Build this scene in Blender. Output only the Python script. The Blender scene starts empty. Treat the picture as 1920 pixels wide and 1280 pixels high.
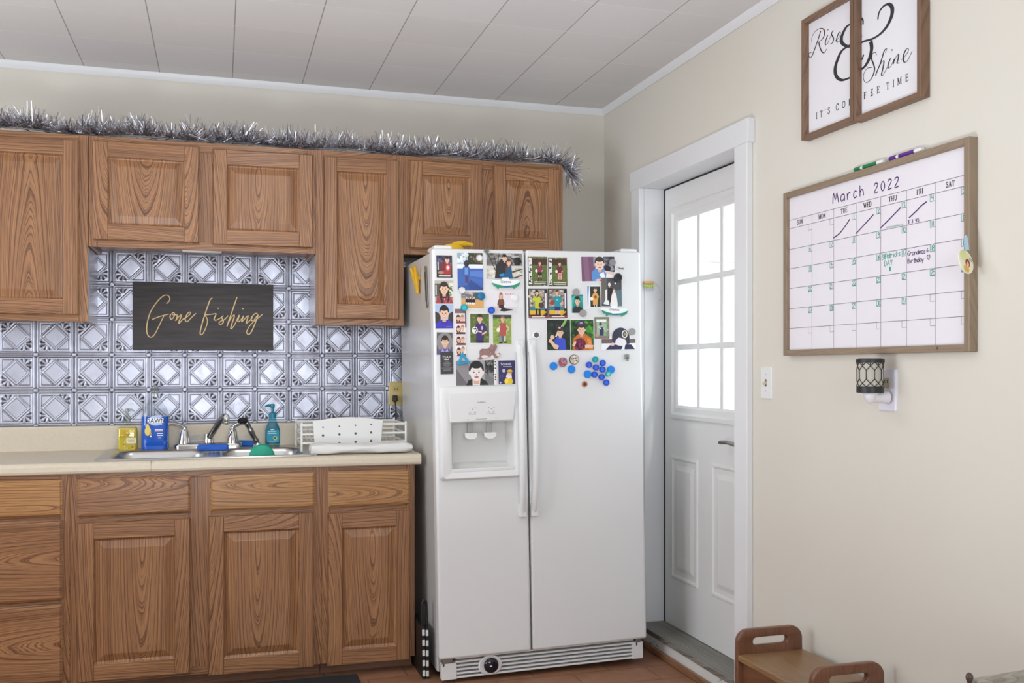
import bpy, bmesh, math, random
import numpy as np
from mathutils import Matrix, Vector, Euler

sc = bpy.context.scene
R = math.radians
rnd = random.Random(7)

# ---------------------------------------------------------------- camera
cam = bpy.data.cameras.new('camera'); cam_o = bpy.data.objects.new('camera', cam)
sc.collection.objects.link(cam_o); sc.camera = cam_o
cam.sensor_width = 36; cam.lens = 36 * 1820 / 1920; cam.shift_y = 50 / 1920
cam.clip_start = .02
cam_o.location = (0, 0, 1.27); cam_o.rotation_euler = (R(90), 0, -math.atan(549 / 1820))

# ---------------------------------------------------------------- world, lights, exposure
world = bpy.data.worlds.new('world'); sc.world = world; world.use_nodes = True
bg = world.node_tree.nodes['Background']; bg.inputs[0].default_value = (.86, .93, 1, 1); bg.inputs[1].default_value = 4.6
sc.view_settings.view_transform = 'Standard'; sc.view_settings.look = 'None'
sc.view_settings.gamma = 1; sc.view_settings.use_curve_mapping = False
sc.view_settings.exposure = -0.02


def area(name, loc, rot, sx, sy, power, col):
    l = bpy.data.lights.new(name, 'AREA'); l.shape = 'RECTANGLE'; l.size = sx; l.size_y = sy
    l.energy = power; l.color = col
    o = bpy.data.objects.new(name, l); sc.collection.objects.link(o)
    o.location = loc; o.rotation_euler = rot
    return o


area('daylight_rear_window', (.35, -1.75, 1.6), (R(90), 0, 0), 1.7, 1.3, 35, (.86, .94, 1))
area('daylight_left_window', (-2.75, 2.5, 1.65), (R(90), 0, R(-90)), 2.0, 1.3, 21, (.88, .95, 1))
area('added_ceiling_fill', (-.25, 1.8, .58), (R(180), 0, 0), .8, .5, 44, (.86, .93, 1))  # unseen upward fill, added to brighten the ceiling; no lamp stands here
lamp_l = bpy.data.lights.new('ceiling_lamp_light', 'AREA'); lamp_l.shape = 'DISK'; lamp_l.size = .20
lamp_l.energy = 6.5; lamp_l.color = (1, .97, .94)
lamp_o = bpy.data.objects.new('ceiling_lamp_light', lamp_l); sc.collection.objects.link(lamp_o)
lamp_o.location = (.25, 3.12, 2.525)
sun = bpy.data.lights.new('sun', 'SUN'); sun.energy = 1.2; sun.angle = R(3); sun.color = (1, .97, .92)
sun_o = bpy.data.objects.new('sun', sun); sc.collection.objects.link(sun_o); sun_o.rotation_euler = (R(38), R(14), 0)

# ---------------------------------------------------------------- materials


def lin(c):
    if isinstance(c, str):
        c = [int(c[i:i + 2], 16) / 255 for i in (0, 2, 4)]
    return tuple(x / 12.92 if x <= .04045 else ((x + .055) / 1.055) ** 2.4 for x in c) + (1,)


_mats = {}


def mat(name, col, rough=.5, metal=0, **kw):
    if name in _mats: return _mats[name]
    m = bpy.data.materials.new(name); m.use_nodes = True
    b = m.node_tree.nodes['Principled BSDF']
    b.inputs['Base Color'].default_value = lin(col)
    b.inputs['Roughness'].default_value = rough; b.inputs['Metallic'].default_value = metal
    for k, v in kw.items(): b.inputs[k.replace('_', ' ')].default_value = v
    _mats[name] = m
    return m


def ink(c, rough=.45):
    return mat('print_' + c + ('' if rough == .45 else str(rough)), c, rough)


class NT:
    def __init__(s, name, rough=.5):
        s.m = bpy.data.materials.new(name); s.m.use_nodes = True; s.t = s.m.node_tree
        s.b = s.t.nodes['Principled BSDF']; s.b.inputs['Roughness'].default_value = rough
        _mats[name] = s.m

    def n(s, typ, **kw):
        nd = s.t.nodes.new(typ)
        for k, v in kw.items():
            if k.startswith('i_'): s.put(nd.inputs[int(k[2:]) if k[2:].isdigit() else k[2:].replace('_', ' ')], v)
            else: setattr(nd, k, v)
        return nd

    def put(s, inp, v):
        if hasattr(v, 'is_output') or isinstance(v, bpy.types.NodeSocket): s.t.links.new(v, inp)
        else: inp.default_value = v

    def math(s, op, a, b=0, c=0):
        nd = s.t.nodes.new('ShaderNodeMath'); nd.operation = op
        for i, v in enumerate((a, b, c)): s.put(nd.inputs[i], v)
        return nd.outputs[0]

    def noise(s, vec, scale, detail=2, rough=.5):
        nd = s.n('ShaderNodeTexNoise'); s.put(nd.inputs['Vector'], vec); nd.inputs['Scale'].default_value = scale
        nd.inputs['Detail'].default_value = detail; nd.inputs['Roughness'].default_value = rough
        return nd.outputs['Fac']

    def mapping(s, vec, scale=(1, 1, 1), loc=(0, 0, 0)):
        nd = s.n('ShaderNodeMapping'); s.put(nd.inputs['Vector'], vec); nd.inputs['Scale'].default_value = scale
        nd.inputs['Location'].default_value = loc
        return nd.outputs[0]

    def ramp(s, fac, stops, interp='LINEAR'):
        nd = s.n('ShaderNodeValToRGB'); s.put(nd.inputs[0], fac); cr = nd.color_ramp; cr.interpolation = interp
        while len(cr.elements) < len(stops): cr.elements.new(.5)
        for e, (p, c) in zip(cr.elements, stops):
            e.position = p; e.color = c if len(c) == 4 else (*c, 1)
        return nd.outputs[0]

    def mix(s, f, a, b, mode='MIX'):
        nd = s.n('ShaderNodeMix', data_type='RGBA', blend_type=mode)
        s.put(nd.inputs[0], f); s.put(nd.inputs[6], a); s.put(nd.inputs[7], b)
        return nd.outputs[2]

    def bump(s, h, strength=.3, dist=.002):
        nd = s.n('ShaderNodeBump'); nd.inputs['Strength'].default_value = strength; nd.inputs['Distance'].default_value = dist
        s.put(nd.inputs['Height'], h); s.t.links.new(nd.outputs[0], s.b.inputs['Normal'])

    def color(s, c): s.put(s.b.inputs['Base Color'], c)


def wood_mat(name, light, mid, dark, pore, freq=104, rough=.42, contrast=1.0):
    w = NT(name, rough)
    at = w.n('ShaderNodeAttribute', attribute_name='grain').outputs['Vector']
    sep = w.n('ShaderNodeSeparateXYZ'); w.put(sep.inputs[0], at)
    a, t, l = sep.outputs
    warp = w.noise(w.mapping(at, (5, 2, 1.3)), 1.0, 1)
    warp2 = w.noise(w.mapping(at, (26, 6, 5), (5, 3, 1)), 1.0, 2)
    wv = w.math('MULTIPLY', w.math('SUBTRACT', warp, .5), .06)
    wv2 = w.math('MULTIPLY', w.math('SUBTRACT', warp2, .5), .008)
    tt = w.math('ADD', w.math('ADD', t, wv), wv2)
    aa = w.math('ADD', a, w.math('MULTIPLY', wv, .35))
    r = w.math('SQRT', w.math('ADD', w.math('MULTIPLY', aa, aa), w.math('MULTIPLY', tt, tt)))
    fr = w.math('FRACT', w.math('MULTIPLY', r, freq))
    rn = w.n('ShaderNodeTexNoise', noise_dimensions='1D'); w.put(rn.inputs['W'], w.math('MULTIPLY', r, 55)); rn.inputs['Detail'].default_value = 1
    fr = w.math('FRACT', w.math('ADD', w.math('MULTIPLY', r, freq), w.math('MULTIPLY', rn.outputs['Fac'], 2.0)))
    ring = w.ramp(fr, [(0, (1 - contrast * .85,) * 3), (.09, (1 - contrast,) * 3), (.28, (1 - contrast * .45,) * 3), (.55, (1 - contrast * .1,) * 3), (.9, (1,) * 3), (1, (1 - contrast * .5,) * 3)])
    fine = w.noise(w.mapping(at, (420, 60, 9)), 1.0, 2, .6)
    por = w.ramp(fine, [(.40, (0, 0, 0)), (.56, (1, 1, 1))])
    broad = w.noise(w.mapping(at, (16, 5, 1.6), (9, 2, 4)), 1.0, 2)
    c0 = w.ramp(ring, [(0, lin(dark)), (.5, lin(mid)), (1, lin(light))])
    porf = w.math('MULTIPLY', w.math('SUBTRACT', 1.0, por), w.math('SUBTRACT', 1.15, w.math('MULTIPLY', ring, .75)))
    c1 = w.mix(w.math('MULTIPLY', porf, .55 * contrast), c0, lin(pore))
    c2 = w.mix(w.ramp(broad, [(.3, (.0,) * 3), (.75, (.32,) * 3)]), c1, lin(mid), 'MULTIPLY')
    w.color(c2)
    w.bump(w.math('ADD', ring, w.math('MULTIPLY', por, .7)), .12, .0012)
    w.b.inputs['Coat Weight'].default_value = .25; w.b.inputs['Coat Roughness'].default_value = .28
    return w.m


OAK = wood_mat('oak', 'b08056', '926440', '694126', '54321d', contrast=1)
OAKB = wood_mat('oak_honey', 'bd8d56', 'a27242', '7a4d2a', '643e22', contrast=1)
WALNUT = wood_mat('walnut_stain', '80533a', '6c432a', '50301c', '402414', freq=70, rough=.35, contrast=.4)
WALNUT2 = wood_mat('worn_walnut_stain', '96744e', '7e5c3a', '604226', '4c341c', freq=60, rough=.4, contrast=.35)
GREYWOOD = wood_mat('grey_brown_wood', '9a8670', '8a7662', '746250', '645448', freq=80, rough=.6, contrast=.4)
BROWNFRAME = wood_mat('rustic_brown_wood', '8a6a52', '6c503c', '4e3828', '3c2a1e', freq=80, rough=.6, contrast=.4)
GREYTOP = wood_mat('weathered_grey_wood', 'a8a296', '8e887c', '6a645a', '504a42', freq=60, rough=.7, contrast=.5)
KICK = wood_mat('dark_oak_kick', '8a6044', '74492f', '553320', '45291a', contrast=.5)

WHITE = mat('white_paint', 'e6e5e4', .35)
TRIM = mat('white_trim', 'e4e4e6', .4)
FRIDGE = mat('white_appliance_enamel', 'e3e3e4', .28)
FRIDGE2 = mat('white_appliance_plastic', 'e2e2e2', .32)
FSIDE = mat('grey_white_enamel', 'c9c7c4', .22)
GASKET = mat('grey_gasket', '77787a', .6)
CHROME = mat('chrome', 'd8d8d8', .10, 1)
STEEL = mat('brushed_steel', 'c6c5c2', .30, 1)
DARKCH = mat('dark_chrome', '8c8a88', .2, 1)
BLACK = mat('black_plastic', '1c1b1d', .45)
DGREY = mat('dark_grey', '3c3b3d', .5)
GREYM = mat('grey_magnet', '9a9896', .55)
GAPM = mat('dark_gap', '2a2a2e', .8)
WIRE = mat('white_coated_wire', 'e2e2de', .35)
PAPER = mat('white_paper', 'eceaea', .6)
BOARD = mat('whiteboard_surface', 'ebe6ec', .22)
COUNTER = None


def counter_mat():
    w = NT('cream_laminate', .35)
    g = w.n('ShaderNodeTexCoord').outputs['Object']
    w.color(w.ramp(w.noise(g, 90, 3), [(.35, lin('d2c6b1')), (.65, lin('d6cab6'))]))
    return w.m


COUNTER = counter_mat()


def wall_mat(name, c1, c2):
    w = NT(name, .75)
    g = w.n('ShaderNodeTexCoord').outputs['Object']
    w.color(w.ramp(w.noise(g, 1.3, 2), [(.35, lin(c1)), (.65, lin(c2))]))
    w.bump(w.noise(g, 260, 2), .06, .002)
    return w.m


WALL = wall_mat('cream_wall_paint', 'dad4c9', 'dcd7cd')
OUTW = None


def siding_mat():
    w = NT('white_siding', .6)
    g = w.n('ShaderNodeTexCoord').outputs['Object']
    s = w.n('ShaderNodeSeparateXYZ'); w.put(s.inputs[0], g)
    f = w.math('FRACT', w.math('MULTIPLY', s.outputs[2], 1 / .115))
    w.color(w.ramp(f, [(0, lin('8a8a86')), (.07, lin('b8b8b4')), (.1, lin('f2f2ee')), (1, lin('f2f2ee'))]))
    return w.m


SIDING = siding_mat()


def ceiling_mat():
    w = NT('ceiling_tiles', .8)
    g = w.n('ShaderNodeTexCoord').outputs['Object']
    s = w.n('ShaderNodeSeparateXYZ'); w.put(s.inputs[0], g)
    fx = w.math('FRACT', w.math('MULTIPLY', w.math('SUBTRACT', s.outputs[0], .0575), 1 / .3125))
    fy = w.math('FRACT', w.math('MULTIPLY', w.math('SUBTRACT', s.outputs[1], 3.595), 1 / .3125))
    ex = w.math('ABSOLUTE', w.math('SUBTRACT', w.math('FRACT', w.math('ADD', fx, .5)), .5))
    ey = w.math('ABSOLUTE', w.math('SUBTRACT', w.math('FRACT', w.math('ADD', fy, .5)), .5))
    ix = w.math('FLOOR', w.math('MULTIPLY', w.math('SUBTRACT', s.outputs[0], .0575), 1 / .3125))
    iy = w.math('FLOOR', w.math('MULTIPLY', w.math('SUBTRACT', s.outputs[1], 3.595), 1 / .3125))
    cb = w.n('ShaderNodeCombineXYZ'); w.put(cb.inputs[0], ix); w.put(cb.inputs[1], iy)
    wn = w.n('ShaderNodeTexWhiteNoise', noise_dimensions='2D'); w.put(wn.inputs['Vector'], cb.outputs[0])
    base = w.ramp(wn.outputs['Value'], [(0, lin('d9d7d7')), (1, lin('dedcdc'))])
    c = w.mix(w.ramp(ex, [(.003, (1, 1, 1)), (.009, (0, 0, 0))]), base, lin('908c8a'))
    c = w.mix(w.ramp(ey, [(.004, (.55,) * 3), (.012, (0, 0, 0))]), c, lin('f0ecea'))  # pale cross joints: lit bevel edges painted into the tile colour
    w.color(c)
    w.bump(w.math('ADD', w.math('MULTIPLY', w.noise(g, 120, 3), .15), w.ramp(ey, [(0, (0, 0, 0)), (.02, (1, 1, 1))])), .25, .003)
    return w.m


CEIL = ceiling_mat()


def floor_mat():
    w = NT('brown_floor_tile', .5)
    g = w.n('ShaderNodeTexCoord').outputs['Object']
    br = w.n('ShaderNodeTexBrick', offset=.5)
    w.put(br.inputs['Vector'], w.mapping(g, (1, 1, 1), (.08, .12, 0)))
    for k, v in (('Color1', lin('96684c')), ('Color2', lin('845a42')), ('Mortar', lin('5e4232'))): br.inputs[k].default_value = v
    for k, v in (('Scale', 1), ('Mortar Size', .004), ('Brick Width', .33), ('Row Height', .17)): br.inputs[k].default_value = v
    n = w.noise(g, 14, 4)
    w.color(w.mix(.35, br.outputs[0], w.ramp(n, [(.3, lin('7c563e')), (.7, lin('b08468'))]), 'MIX'))
    w.bump(w.math('SUBTRACT', 1, br.outputs['Fac']), .4, .002)
    return w.m


FLOOR = floor_mat()


def tin_mat():
    w = NT('antiqued_tin', .3)
    at = w.n('ShaderNodeAttribute', attribute_name='glaze').outputs['Fac']
    g = w.n('ShaderNodeTexCoord').outputs['Object']
    n = w.noise(w.mapping(g, (1, 1, .6)), 22, 4, .6)
    dirt = w.math('ADD', at, w.math('MULTIPLY', w.math('SUBTRACT', n, .5), .35))
    w.color(w.ramp(dirt, [(.0, lin('bebfcc')), (.4, lin('92939f')), (.9, lin('3c3d4a'))]))
    w.put(w.b.inputs['Metallic'], w.ramp(at, [(.3, (1, 1, 1)), (1, (.6,) * 3)]))
    w.put(w.b.inputs['Roughness'], w.ramp(n, [(.3, (.36,) * 3), (.7, (.48,) * 3)]))
    return w.m


TIN = tin_mat()


def clear_mat(name, tint=(1, 1, 1, 1), gl=.12):
    w = NT(name); t = w.t
    tr = w.n('ShaderNodeBsdfTransparent'); tr.inputs[0].default_value = tint
    gs = w.n('ShaderNodeBsdfGlossy'); gs.inputs['Roughness'].default_value = .05
    fr = w.n('ShaderNodeLayerWeight'); fr.inputs[0].default_value = .5
    mx = w.n('ShaderNodeMixShader'); w.put(mx.inputs[0], w.math('ADD', w.math('MULTIPLY', w.math('POWER', fr.outputs[1], 4), .5), .02 + gl * .12))
    t.links.new(tr.outputs[0], mx.inputs[1]); t.links.new(gs.outputs[0], mx.inputs[2])
    t.links.new(mx.outputs[0], t.nodes['Material Output'].inputs[0])
    return w.m


GLASS = clear_mat('window_glass', (.97, .99, .98, 1), .02)
CLEARP = clear_mat('clear_plastic', (.95, .97, .97, 1), .4)
TEALP = clear_mat('clear_teal_plastic', (.55, .85, .9, 1), .5)
SMOKYP = clear_mat('smoky_clear_plastic', (.75, .78, .74, 1), .6)
DARKGLASS = mat('black_glossy', '1b1420', .08)

# ---------------------------------------------------------------- mesh builder


class MB:
    """collects shapes that become ONE mesh object"""

    def __init__(s, wood=None):
        s.v = []; s.f = []; s.m = []; s.g = []; s.mats = []; s.cur = 0
        s.M = Matrix(); s.gp = None; s.ns = 0
        if wood: s.wood(wood)

    def use(s, m):
        if m not in s.mats: s.mats.append(m)
        s.cur = s.mats.index(m); return s

    def at(s, loc=(0, 0, 0), rot=(0, 0, 0), sc_=None):
        s.M = Matrix.Translation(loc) @ Euler(rot).to_matrix().to_4x4()
        if sc_: s.M = s.M @ Matrix.Diagonal((*sc_, 1))
        return s

    def wood(s, axis, c=None, arch=None):
        """grain runs along axis; c = middle of the cathedral figure across the board; arch = pattern slope"""
        if c is None: c = rnd.uniform(-.25, .25) + (.3 if rnd.random() < .5 else -.3)
        sl = arch if arch is not None else rnd.choice((-1, 1)) * rnd.uniform(.09, .17)
        s.gp = (axis, c, rnd.choice((-1, 1)) * rnd.uniform(.015, .06), sl, rnd.uniform(0, 40)); s.dc = None; return s

    def _grain(s, p):
        if not s.gp: return (p[0], p[1], p[2])
        ax, c, t0, sl, l0 = s.gp
        if ax == 'z': a, l, d = p[0], p[2], p[1]
        elif ax == 'x': a, l, d = p[2] - 0, p[0], p[1]
        else: a, l, d = p[0], p[1], p[2]
        lc = getattr(s, 'lc', 0)
        if s.dc is None: s.dc = d
        d -= s.dc
        return (a - c, t0 + sl * (l - lc) + .4 * d, l + l0)

    def add(s, vs, fs):
        b = len(s.v)
        for p in vs:
            s.g.append(s._grain(p)); s.v.append(tuple(s.M @ Vector(p)))
        for f in fs: s.f.append(tuple(b + i for i in f)); s.m.append(s.cur)
        return s

    def box(s, x0, x1, y0, y1, z0, z1):
        vs = [(x, y, z) for z in (z0, z1) for y in (y0, y1) for x in (x0, x1)]
        return s.add(vs, [(0, 2, 3, 1), (4, 5, 7, 6), (0, 1, 5, 4), (2, 6, 7, 3), (0, 4, 6, 2), (1, 3, 7, 5)])

    def board(s, axis, x0, x1, y0, y1, z0, z1, c=None, arch=None):
        """a box of wood with grain along axis"""
        mid = {'x': (z0 + z1) / 2, 'z': (x0 + x1) / 2, 'y': (x0 + x1) / 2}[axis]
        off = rnd.choice((-1, 1)) * rnd.uniform(.03, .16) if c is None else c
        s.wood(axis, mid + off, arch)
        s.lc = {'x': (x0 + x1) / 2, 'z': (z0 + z1) / 2, 'y': (y0 + y1) / 2}[axis]
        return s.box(x0, x1, y0, y1, z0, z1)

    def prism(s, poly, y0, y1):
        """polygon in x,z extruded along y"""
        n = len(poly)
        vs = [(x, y0, z) for x, z in poly] + [(x, y1, z) for x, z in poly]
        fs = [tuple(range(n)), tuple(range(2 * n - 1, n - 1, -1))]
        fs += [(i, i + n, (i + 1) % n + n, (i + 1) % n) for i in range(n)]
        return s.add(vs, fs)

    def flat(s, poly, y=0):
        return s.add([(x, y, z) for x, z in poly], [tuple(range(len(poly)))])

    def disc(s, cx, cz, rx, rz=None, y=0, n=20, a0=0, a1=360):
        rz = rx if rz is None else rz
        full = a1 - a0 >= 360
        pts = [(cx + rx * math.cos(R(a0 + (a1 - a0) * i / n)), cz + rz * math.sin(R(a0 + (a1 - a0) * i / n))) for i in range(n + (0 if full else 1))]
        return s.flat(pts, y)

    def lathe(s, prof, n=24, cap=True, sx=1, sy=1):
        """profile (r,z) revolved about z"""
        vs = [(r * sx * math.cos(2 * math.pi * i / n), r * sy * math.sin(2 * math.pi * i / n), z) for r, z in prof for i in range(n)]
        fs = []
        for j in range(len(prof) - 1):
            for i in range(n):
                k = (i + 1) % n; fs.append((j * n + i, j * n + k, (j + 1) * n + k, (j + 1) * n + i))
        if cap:
            if prof[0][0] > 1e-5: fs.append(tuple(range(n - 1, -1, -1)))
            if prof[-1][0] > 1e-5: fs.append(tuple((len(prof) - 1) * n + i for i in range(n)))
        return s.add(vs, fs)

    def loft(s, loops, cap=True, closed=True):
        n = len(loops[0]); vs = [p for l in loops for p in l]; fs = []
        for j in range(len(loops) - 1):
            for i in range(n if closed else n - 1):
                k = (i + 1) % n; fs.append((j * n + i, j * n + k, (j + 1) * n + k, (j + 1) * n + i))
        if cap: fs += [tuple(range(n - 1, -1, -1)), tuple((len(loops) - 1) * n + i for i in range(n))]
        return s.add(vs, fs)

    def tube(s, pts, r, n=10, cap=True):
        pts = [Vector(p) for p in pts]; loops = []; up = None
        for i, p in enumerate(pts):
            d = (pts[min(i + 1, len(pts) - 1)] - pts[max(i - 1, 0)]).normalized()
            if up is None:
                up = Vector((0, 0, 1)) if abs(d.z) < .9 else Vector((1, 0, 0))
            a = d.cross(up).normalized(); b = a.cross(d).normalized(); up = b
            rr = r[i] if isinstance(r, (list, tuple)) else r
            loops.append([tuple(p + (a * math.cos(2 * math.pi * k / n) + b * math.sin(2 * math.pi * k / n)) * rr) for k in range(n)])
        return s.loft(loops, cap)

    def stroke(s, pts, w, y=0, thin=None, closed=False):
        """flat ink ribbon in x,z ; thin = width of up and side strokes (pen nib)"""
        m = len(pts); vs = []; fs = []
        for i, p in enumerate(pts):
            q0 = pts[max(i - 1, 0)]; q1 = pts[min(i + 1, m - 1)]
            dx, dz = q1[0] - q0[0], q1[1] - q0[1]; L = math.hypot(dx, dz) or 1
            ww = w if thin is None else thin + (w - thin) * max(0, -dz / L) ** 1.5
            nx, nz = -dz / L * ww / 2, dx / L * ww / 2
            yy = y - i * 3e-6 - s.ns * 1.5e-5
            vs += [(p[0] + nx, yy, p[1] + nz), (p[0] - nx, yy, p[1] - nz)]
        s.ns = (s.ns + 1) % 12
        fs = [(2 * i, 2 * i + 1, 2 * i + 3, 2 * i + 2) for i in range(m - 1)]
        return s.add(vs, fs)

    def text(s, body, x, z, size, y=0, align='CENTER', sx=1.0, bold=0):
        vs, fs = text_mesh(body, align)
        return s.add([(x + a * size * sx, y, z + b * size) for a, b in vs], fs)

    def build(s, name, parent=None, mats=None, loc=(0, 0, 0), rot=(0, 0, 0), bevel=0, seg=2, smooth=None, weld=False, subsurf=0):
        me = bpy.data.meshes.new(name)
        me.from_pydata(s.v, [], s.f); me.update()
        for m in s.mats: me.materials.append(m)
        if len(s.mats) > 1: me.polygons.foreach_set('material_index', s.m)
        at = me.attributes.new('grain', 'FLOAT_VECTOR', 'POINT')
        at.data.foreach_set('vector', np.array(s.g, dtype=np.float32).ravel())
        if weld:
            bm = bmesh.new(); bm.from_mesh(me); bmesh.ops.remove_doubles(bm, verts=bm.verts, dist=1e-5)
            bmesh.ops.recalc_face_normals(bm, faces=bm.faces); bm.to_mesh(me); bm.free()
        o = bpy.data.objects.new(name, me); sc.collection.objects.link(o)
        o.location = loc; o.rotation_euler = rot
        if parent: o.parent = parent
        if smooth is not None:
            me.polygons.foreach_set('use_smooth', [True] * len(me.polygons))
            if smooth < 180: me.set_sharp_from_angle(angle=R(smooth))
        if bevel:
            b = o.modifiers.new('bevel', 'BEVEL'); b.width = bevel; b.segments = seg; b.limit_method = 'ANGLE'; b.angle_limit = R(35)
            b.harden_normals = False
        if subsurf:
            b = o.modifiers.new('subsurf', 'SUBSURF'); b.levels = b.render_levels = subsurf
        return o


_txt = {}


def text_mesh(body, align):
    if (body, align) in _txt: return _txt[body, align]
    cu = bpy.data.curves.new('t', 'FONT'); cu.body = body; cu.size = 1; cu.align_x = align; cu.resolution_u = 3
    ob = bpy.data.objects.new('t', cu); me = ob.to_mesh()
    vs = [(v.co.x, v.co.y) for v in me.vertices]; fs = [tuple(p.vertices) for p in me.polygons]
    ob.to_mesh_clear(); bpy.data.objects.remove(ob); bpy.data.curves.remove(cu)
    _txt[body, align] = (vs, fs); return vs, fs


def smooth_pts(pts, k=6, closed=False):
    n = len(pts); out = []
    if n < 3: return list(pts)
    for i in range(n if closed else n - 1):
        if closed: p0, p1, p2, p3 = (pts[(i + j) % n] for j in (-1, 0, 1, 2))
        else: p0, p1, p2, p3 = pts[max(i - 1, 0)], pts[i], pts[i + 1], pts[min(i + 2, n - 1)]
        for t in range(k):
            t /= k
            out.append(tuple(.5 * (2 * b + (c - a) * t + (2 * a - 5 * b + 4 * c - d) * t * t + (3 * b - a - 3 * c + d) * t ** 3) for a, b, c, d in zip(p0, p1, p2, p3)))
    if not closed: out.append(tuple(pts[-1]))
    return out


def rrect(x0, x1, z0, z1, r, n=5):
    out = []
    for cx, cz, a in ((x1 - r, z1 - r, 0), (x0 + r, z1 - r, 90), (x0 + r, z0 + r, 180), (x1 - r, z0 + r, 270)):
        out += [(cx + r * math.cos(R(a + 90 * i / n)), cz + r * math.sin(R(a + 90 * i / n))) for i in range(n + 1)]
    return out


def tag(o, label=None, cat=None, group=None, kind=None):
    if label: o['label'] = label
    if cat: o['category'] = cat
    if group: o['group'] = group
    if kind: o['kind'] = kind
    return o


def thing(name, label, cat, loc=(0, 0, 0), rot=(0, 0, 0), group=None):
    o = bpy.data.objects.new(name, None); sc.collection.objects.link(o); o.empty_display_size = .05
    o.location = loc; o.rotation_euler = rot
    return tag(o, label, cat, group)


def struct(o, label=None):
    return tag(o, label, None, None, 'structure')


def holed(mb, x0, x1, z0, z1, hx0, hx1, hz0, hz1, y0, y1):
    """plate in x,z with a rectangular hole, y0 front, y1 back"""
    xs, zs = (x0, hx0, hx1, x1), (z0, hz0, hz1, z1)
    vs = [(x, y, z) for y in (y0, y1) for z in zs for x in xs]
    idx = lambda i, j, k: k * 16 + j * 4 + i
    fs = []
    for j in range(3):
        for i in range(3):
            if i == 1 and j == 1: continue
            fs.append((idx(i, j, 0), idx(i + 1, j, 0), idx(i + 1, j + 1, 0), idx(i, j + 1, 0)))
            fs.append((idx(i, j, 1), idx(i, j + 1, 1), idx(i + 1, j + 1, 1), idx(i + 1, j, 1)))
    for i in range(3):
        fs.append((idx(i, 0, 0), idx(i, 0, 1), idx(i + 1, 0, 1), idx(i + 1, 0, 0)))
        fs.append((idx(i, 3, 0), idx(i + 1, 3, 0), idx(i + 1, 3, 1), idx(i, 3, 1)))
        fs.append((idx(0, i, 0), idx(0, i + 1, 0), idx(0, i + 1, 1), idx(0, i, 1)))
        fs.append((idx(3, i, 0), idx(3, i, 1), idx(3, i + 1, 1), idx(3, i + 1, 0)))
    fs += [(idx(1, 1, 0), idx(2, 1, 0), idx(2, 1, 1), idx(1, 1, 1)), (idx(1, 2, 0), idx(1, 2, 1), idx(2, 2, 1), idx(2, 2, 0)),
           (idx(1, 1, 0), idx(1, 1, 1), idx(1, 2, 1), idx(1, 2, 0)), (idx(2, 1, 0), idx(2, 2, 0), idx(2, 2, 1), idx(2, 1, 1))]
    return mb.add(vs, fs)


# ---------------------------------------------------------------- room shell (metres; back wall at YB, right wall at XR)
YB, XR, ZC = 4.64, 1.895, 2.594
XL, YR = -2.6, -1.6
struct(MB().use(FLOOR).box(XL - .15, XR + .12, YR - .15, YB + .15, -.1, 0).build('floor'), 'brown tiled kitchen floor')
struct(MB().use(CEIL).box(XL - .15, XR + .15, YR - .15, YB + .15, ZC, ZC + .1).build('ceiling'), 'white tiled ceiling')
struct(MB().use(WALL).box(XL - .15, XR + .15, YB, YB + .15, 0, ZC).build('wall_back'), 'cream back wall above the cabinets')
DY0, DY1, DZ1 = 3.28, 4.149, 2.107      # door opening
m = MB().use(WALL)                       # right wall: local x runs towards the camera
holed(m, -YB, -YR, 0, ZC, -DY1, -DY0, .075, DZ1, 0, .15)
struct(m.build('wall_right', rot=(0, 0, R(-90)), loc=(XR, 0, 0)), 'cream right wall with the outside door')
m = MB().use(WALL); holed(m, YR - .15, YB + .15, 0, ZC, 1.5, 3.5, .95, 2.25, 0, .15)
struct(m.build('wall_left', rot=(0, 0, R(90)), loc=(XL, 0, 0)))
m = MB().use(WALL); holed(m, XL - .15, XR + .15, 0, ZC, -.5, 1.2, .95, 2.25, 0, .15)
struct(m.build('wall_rear', loc=(0, YR - .15, 0)))
# crown strips (small cove section)
cove = [(0, 0), (0, -.028), (.006, -.03), (.014, -.02), (.022, -.008), (.024, 0)]
m = MB().use(TRIM); m.loft([[(x, YB - a, ZC + b) for a, b in cove] for x in (XL, XR - .002)])
struct(m.build('trim_1', smooth=40), 'white crown strip along the back wall')
m = MB().use(TRIM); m.loft([[(XR - a, y, ZC + b) for a, b in cove] for y in (YB - .002, YR)])
struct(m.build('trim_2', smooth=40), 'white crown strip along the right wall')
# door casing: two legs, head, jambs
CX = XR - .027
m = MB().use(TRIM)
m.box(CX, XR, DY1, 4.241, 0, 2.108).box(CX, XR, 3.187, DY0, 0, 2.108).box(CX - .004, XR, 3.172, 4.246, 2.105, 2.195)
struct(m.build('trim_3', bevel=.003), 'white door casing around the outside door')
m = MB().use(TRIM)
m.box(XR + .001, 2.06, DY1 - .001, DY1 + .018, .09, DZ1).box(XR + .001, 2.06, DY0 - .018, DY0 + .001, .09, DZ1).box(XR + .001, 2.06, DY0, DY1, DZ1 - .001, DZ1 + .02)
struct(m.build('trim_4', bevel=.002), 'white door jamb inside the casing')
sill = wood_mat('grey_weathered_sill', '9a968e', '86827a', '6a665e', '5a564e', freq=60, rough=.7)
m = MB().use(sill).board('y', XR - .035, 2.07, DY0, DY1, .066, .088); struct(m.build('trim_5', bevel=.003), 'grey worn wooden door sill')


def scuff_mat():
    w = NT('scuffed_white_paint', .5)
    g = w.n('ShaderNodeTexCoord').outputs['Object']
    n = w.noise(w.mapping(g, (1, 1, 2)), 18, 4, .65)
    w.color(w.ramp(n, [(.62, lin('dcdad6')), (.68, lin('a09a90')), (.74, lin('8a8278'))]))
    return w.m


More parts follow.
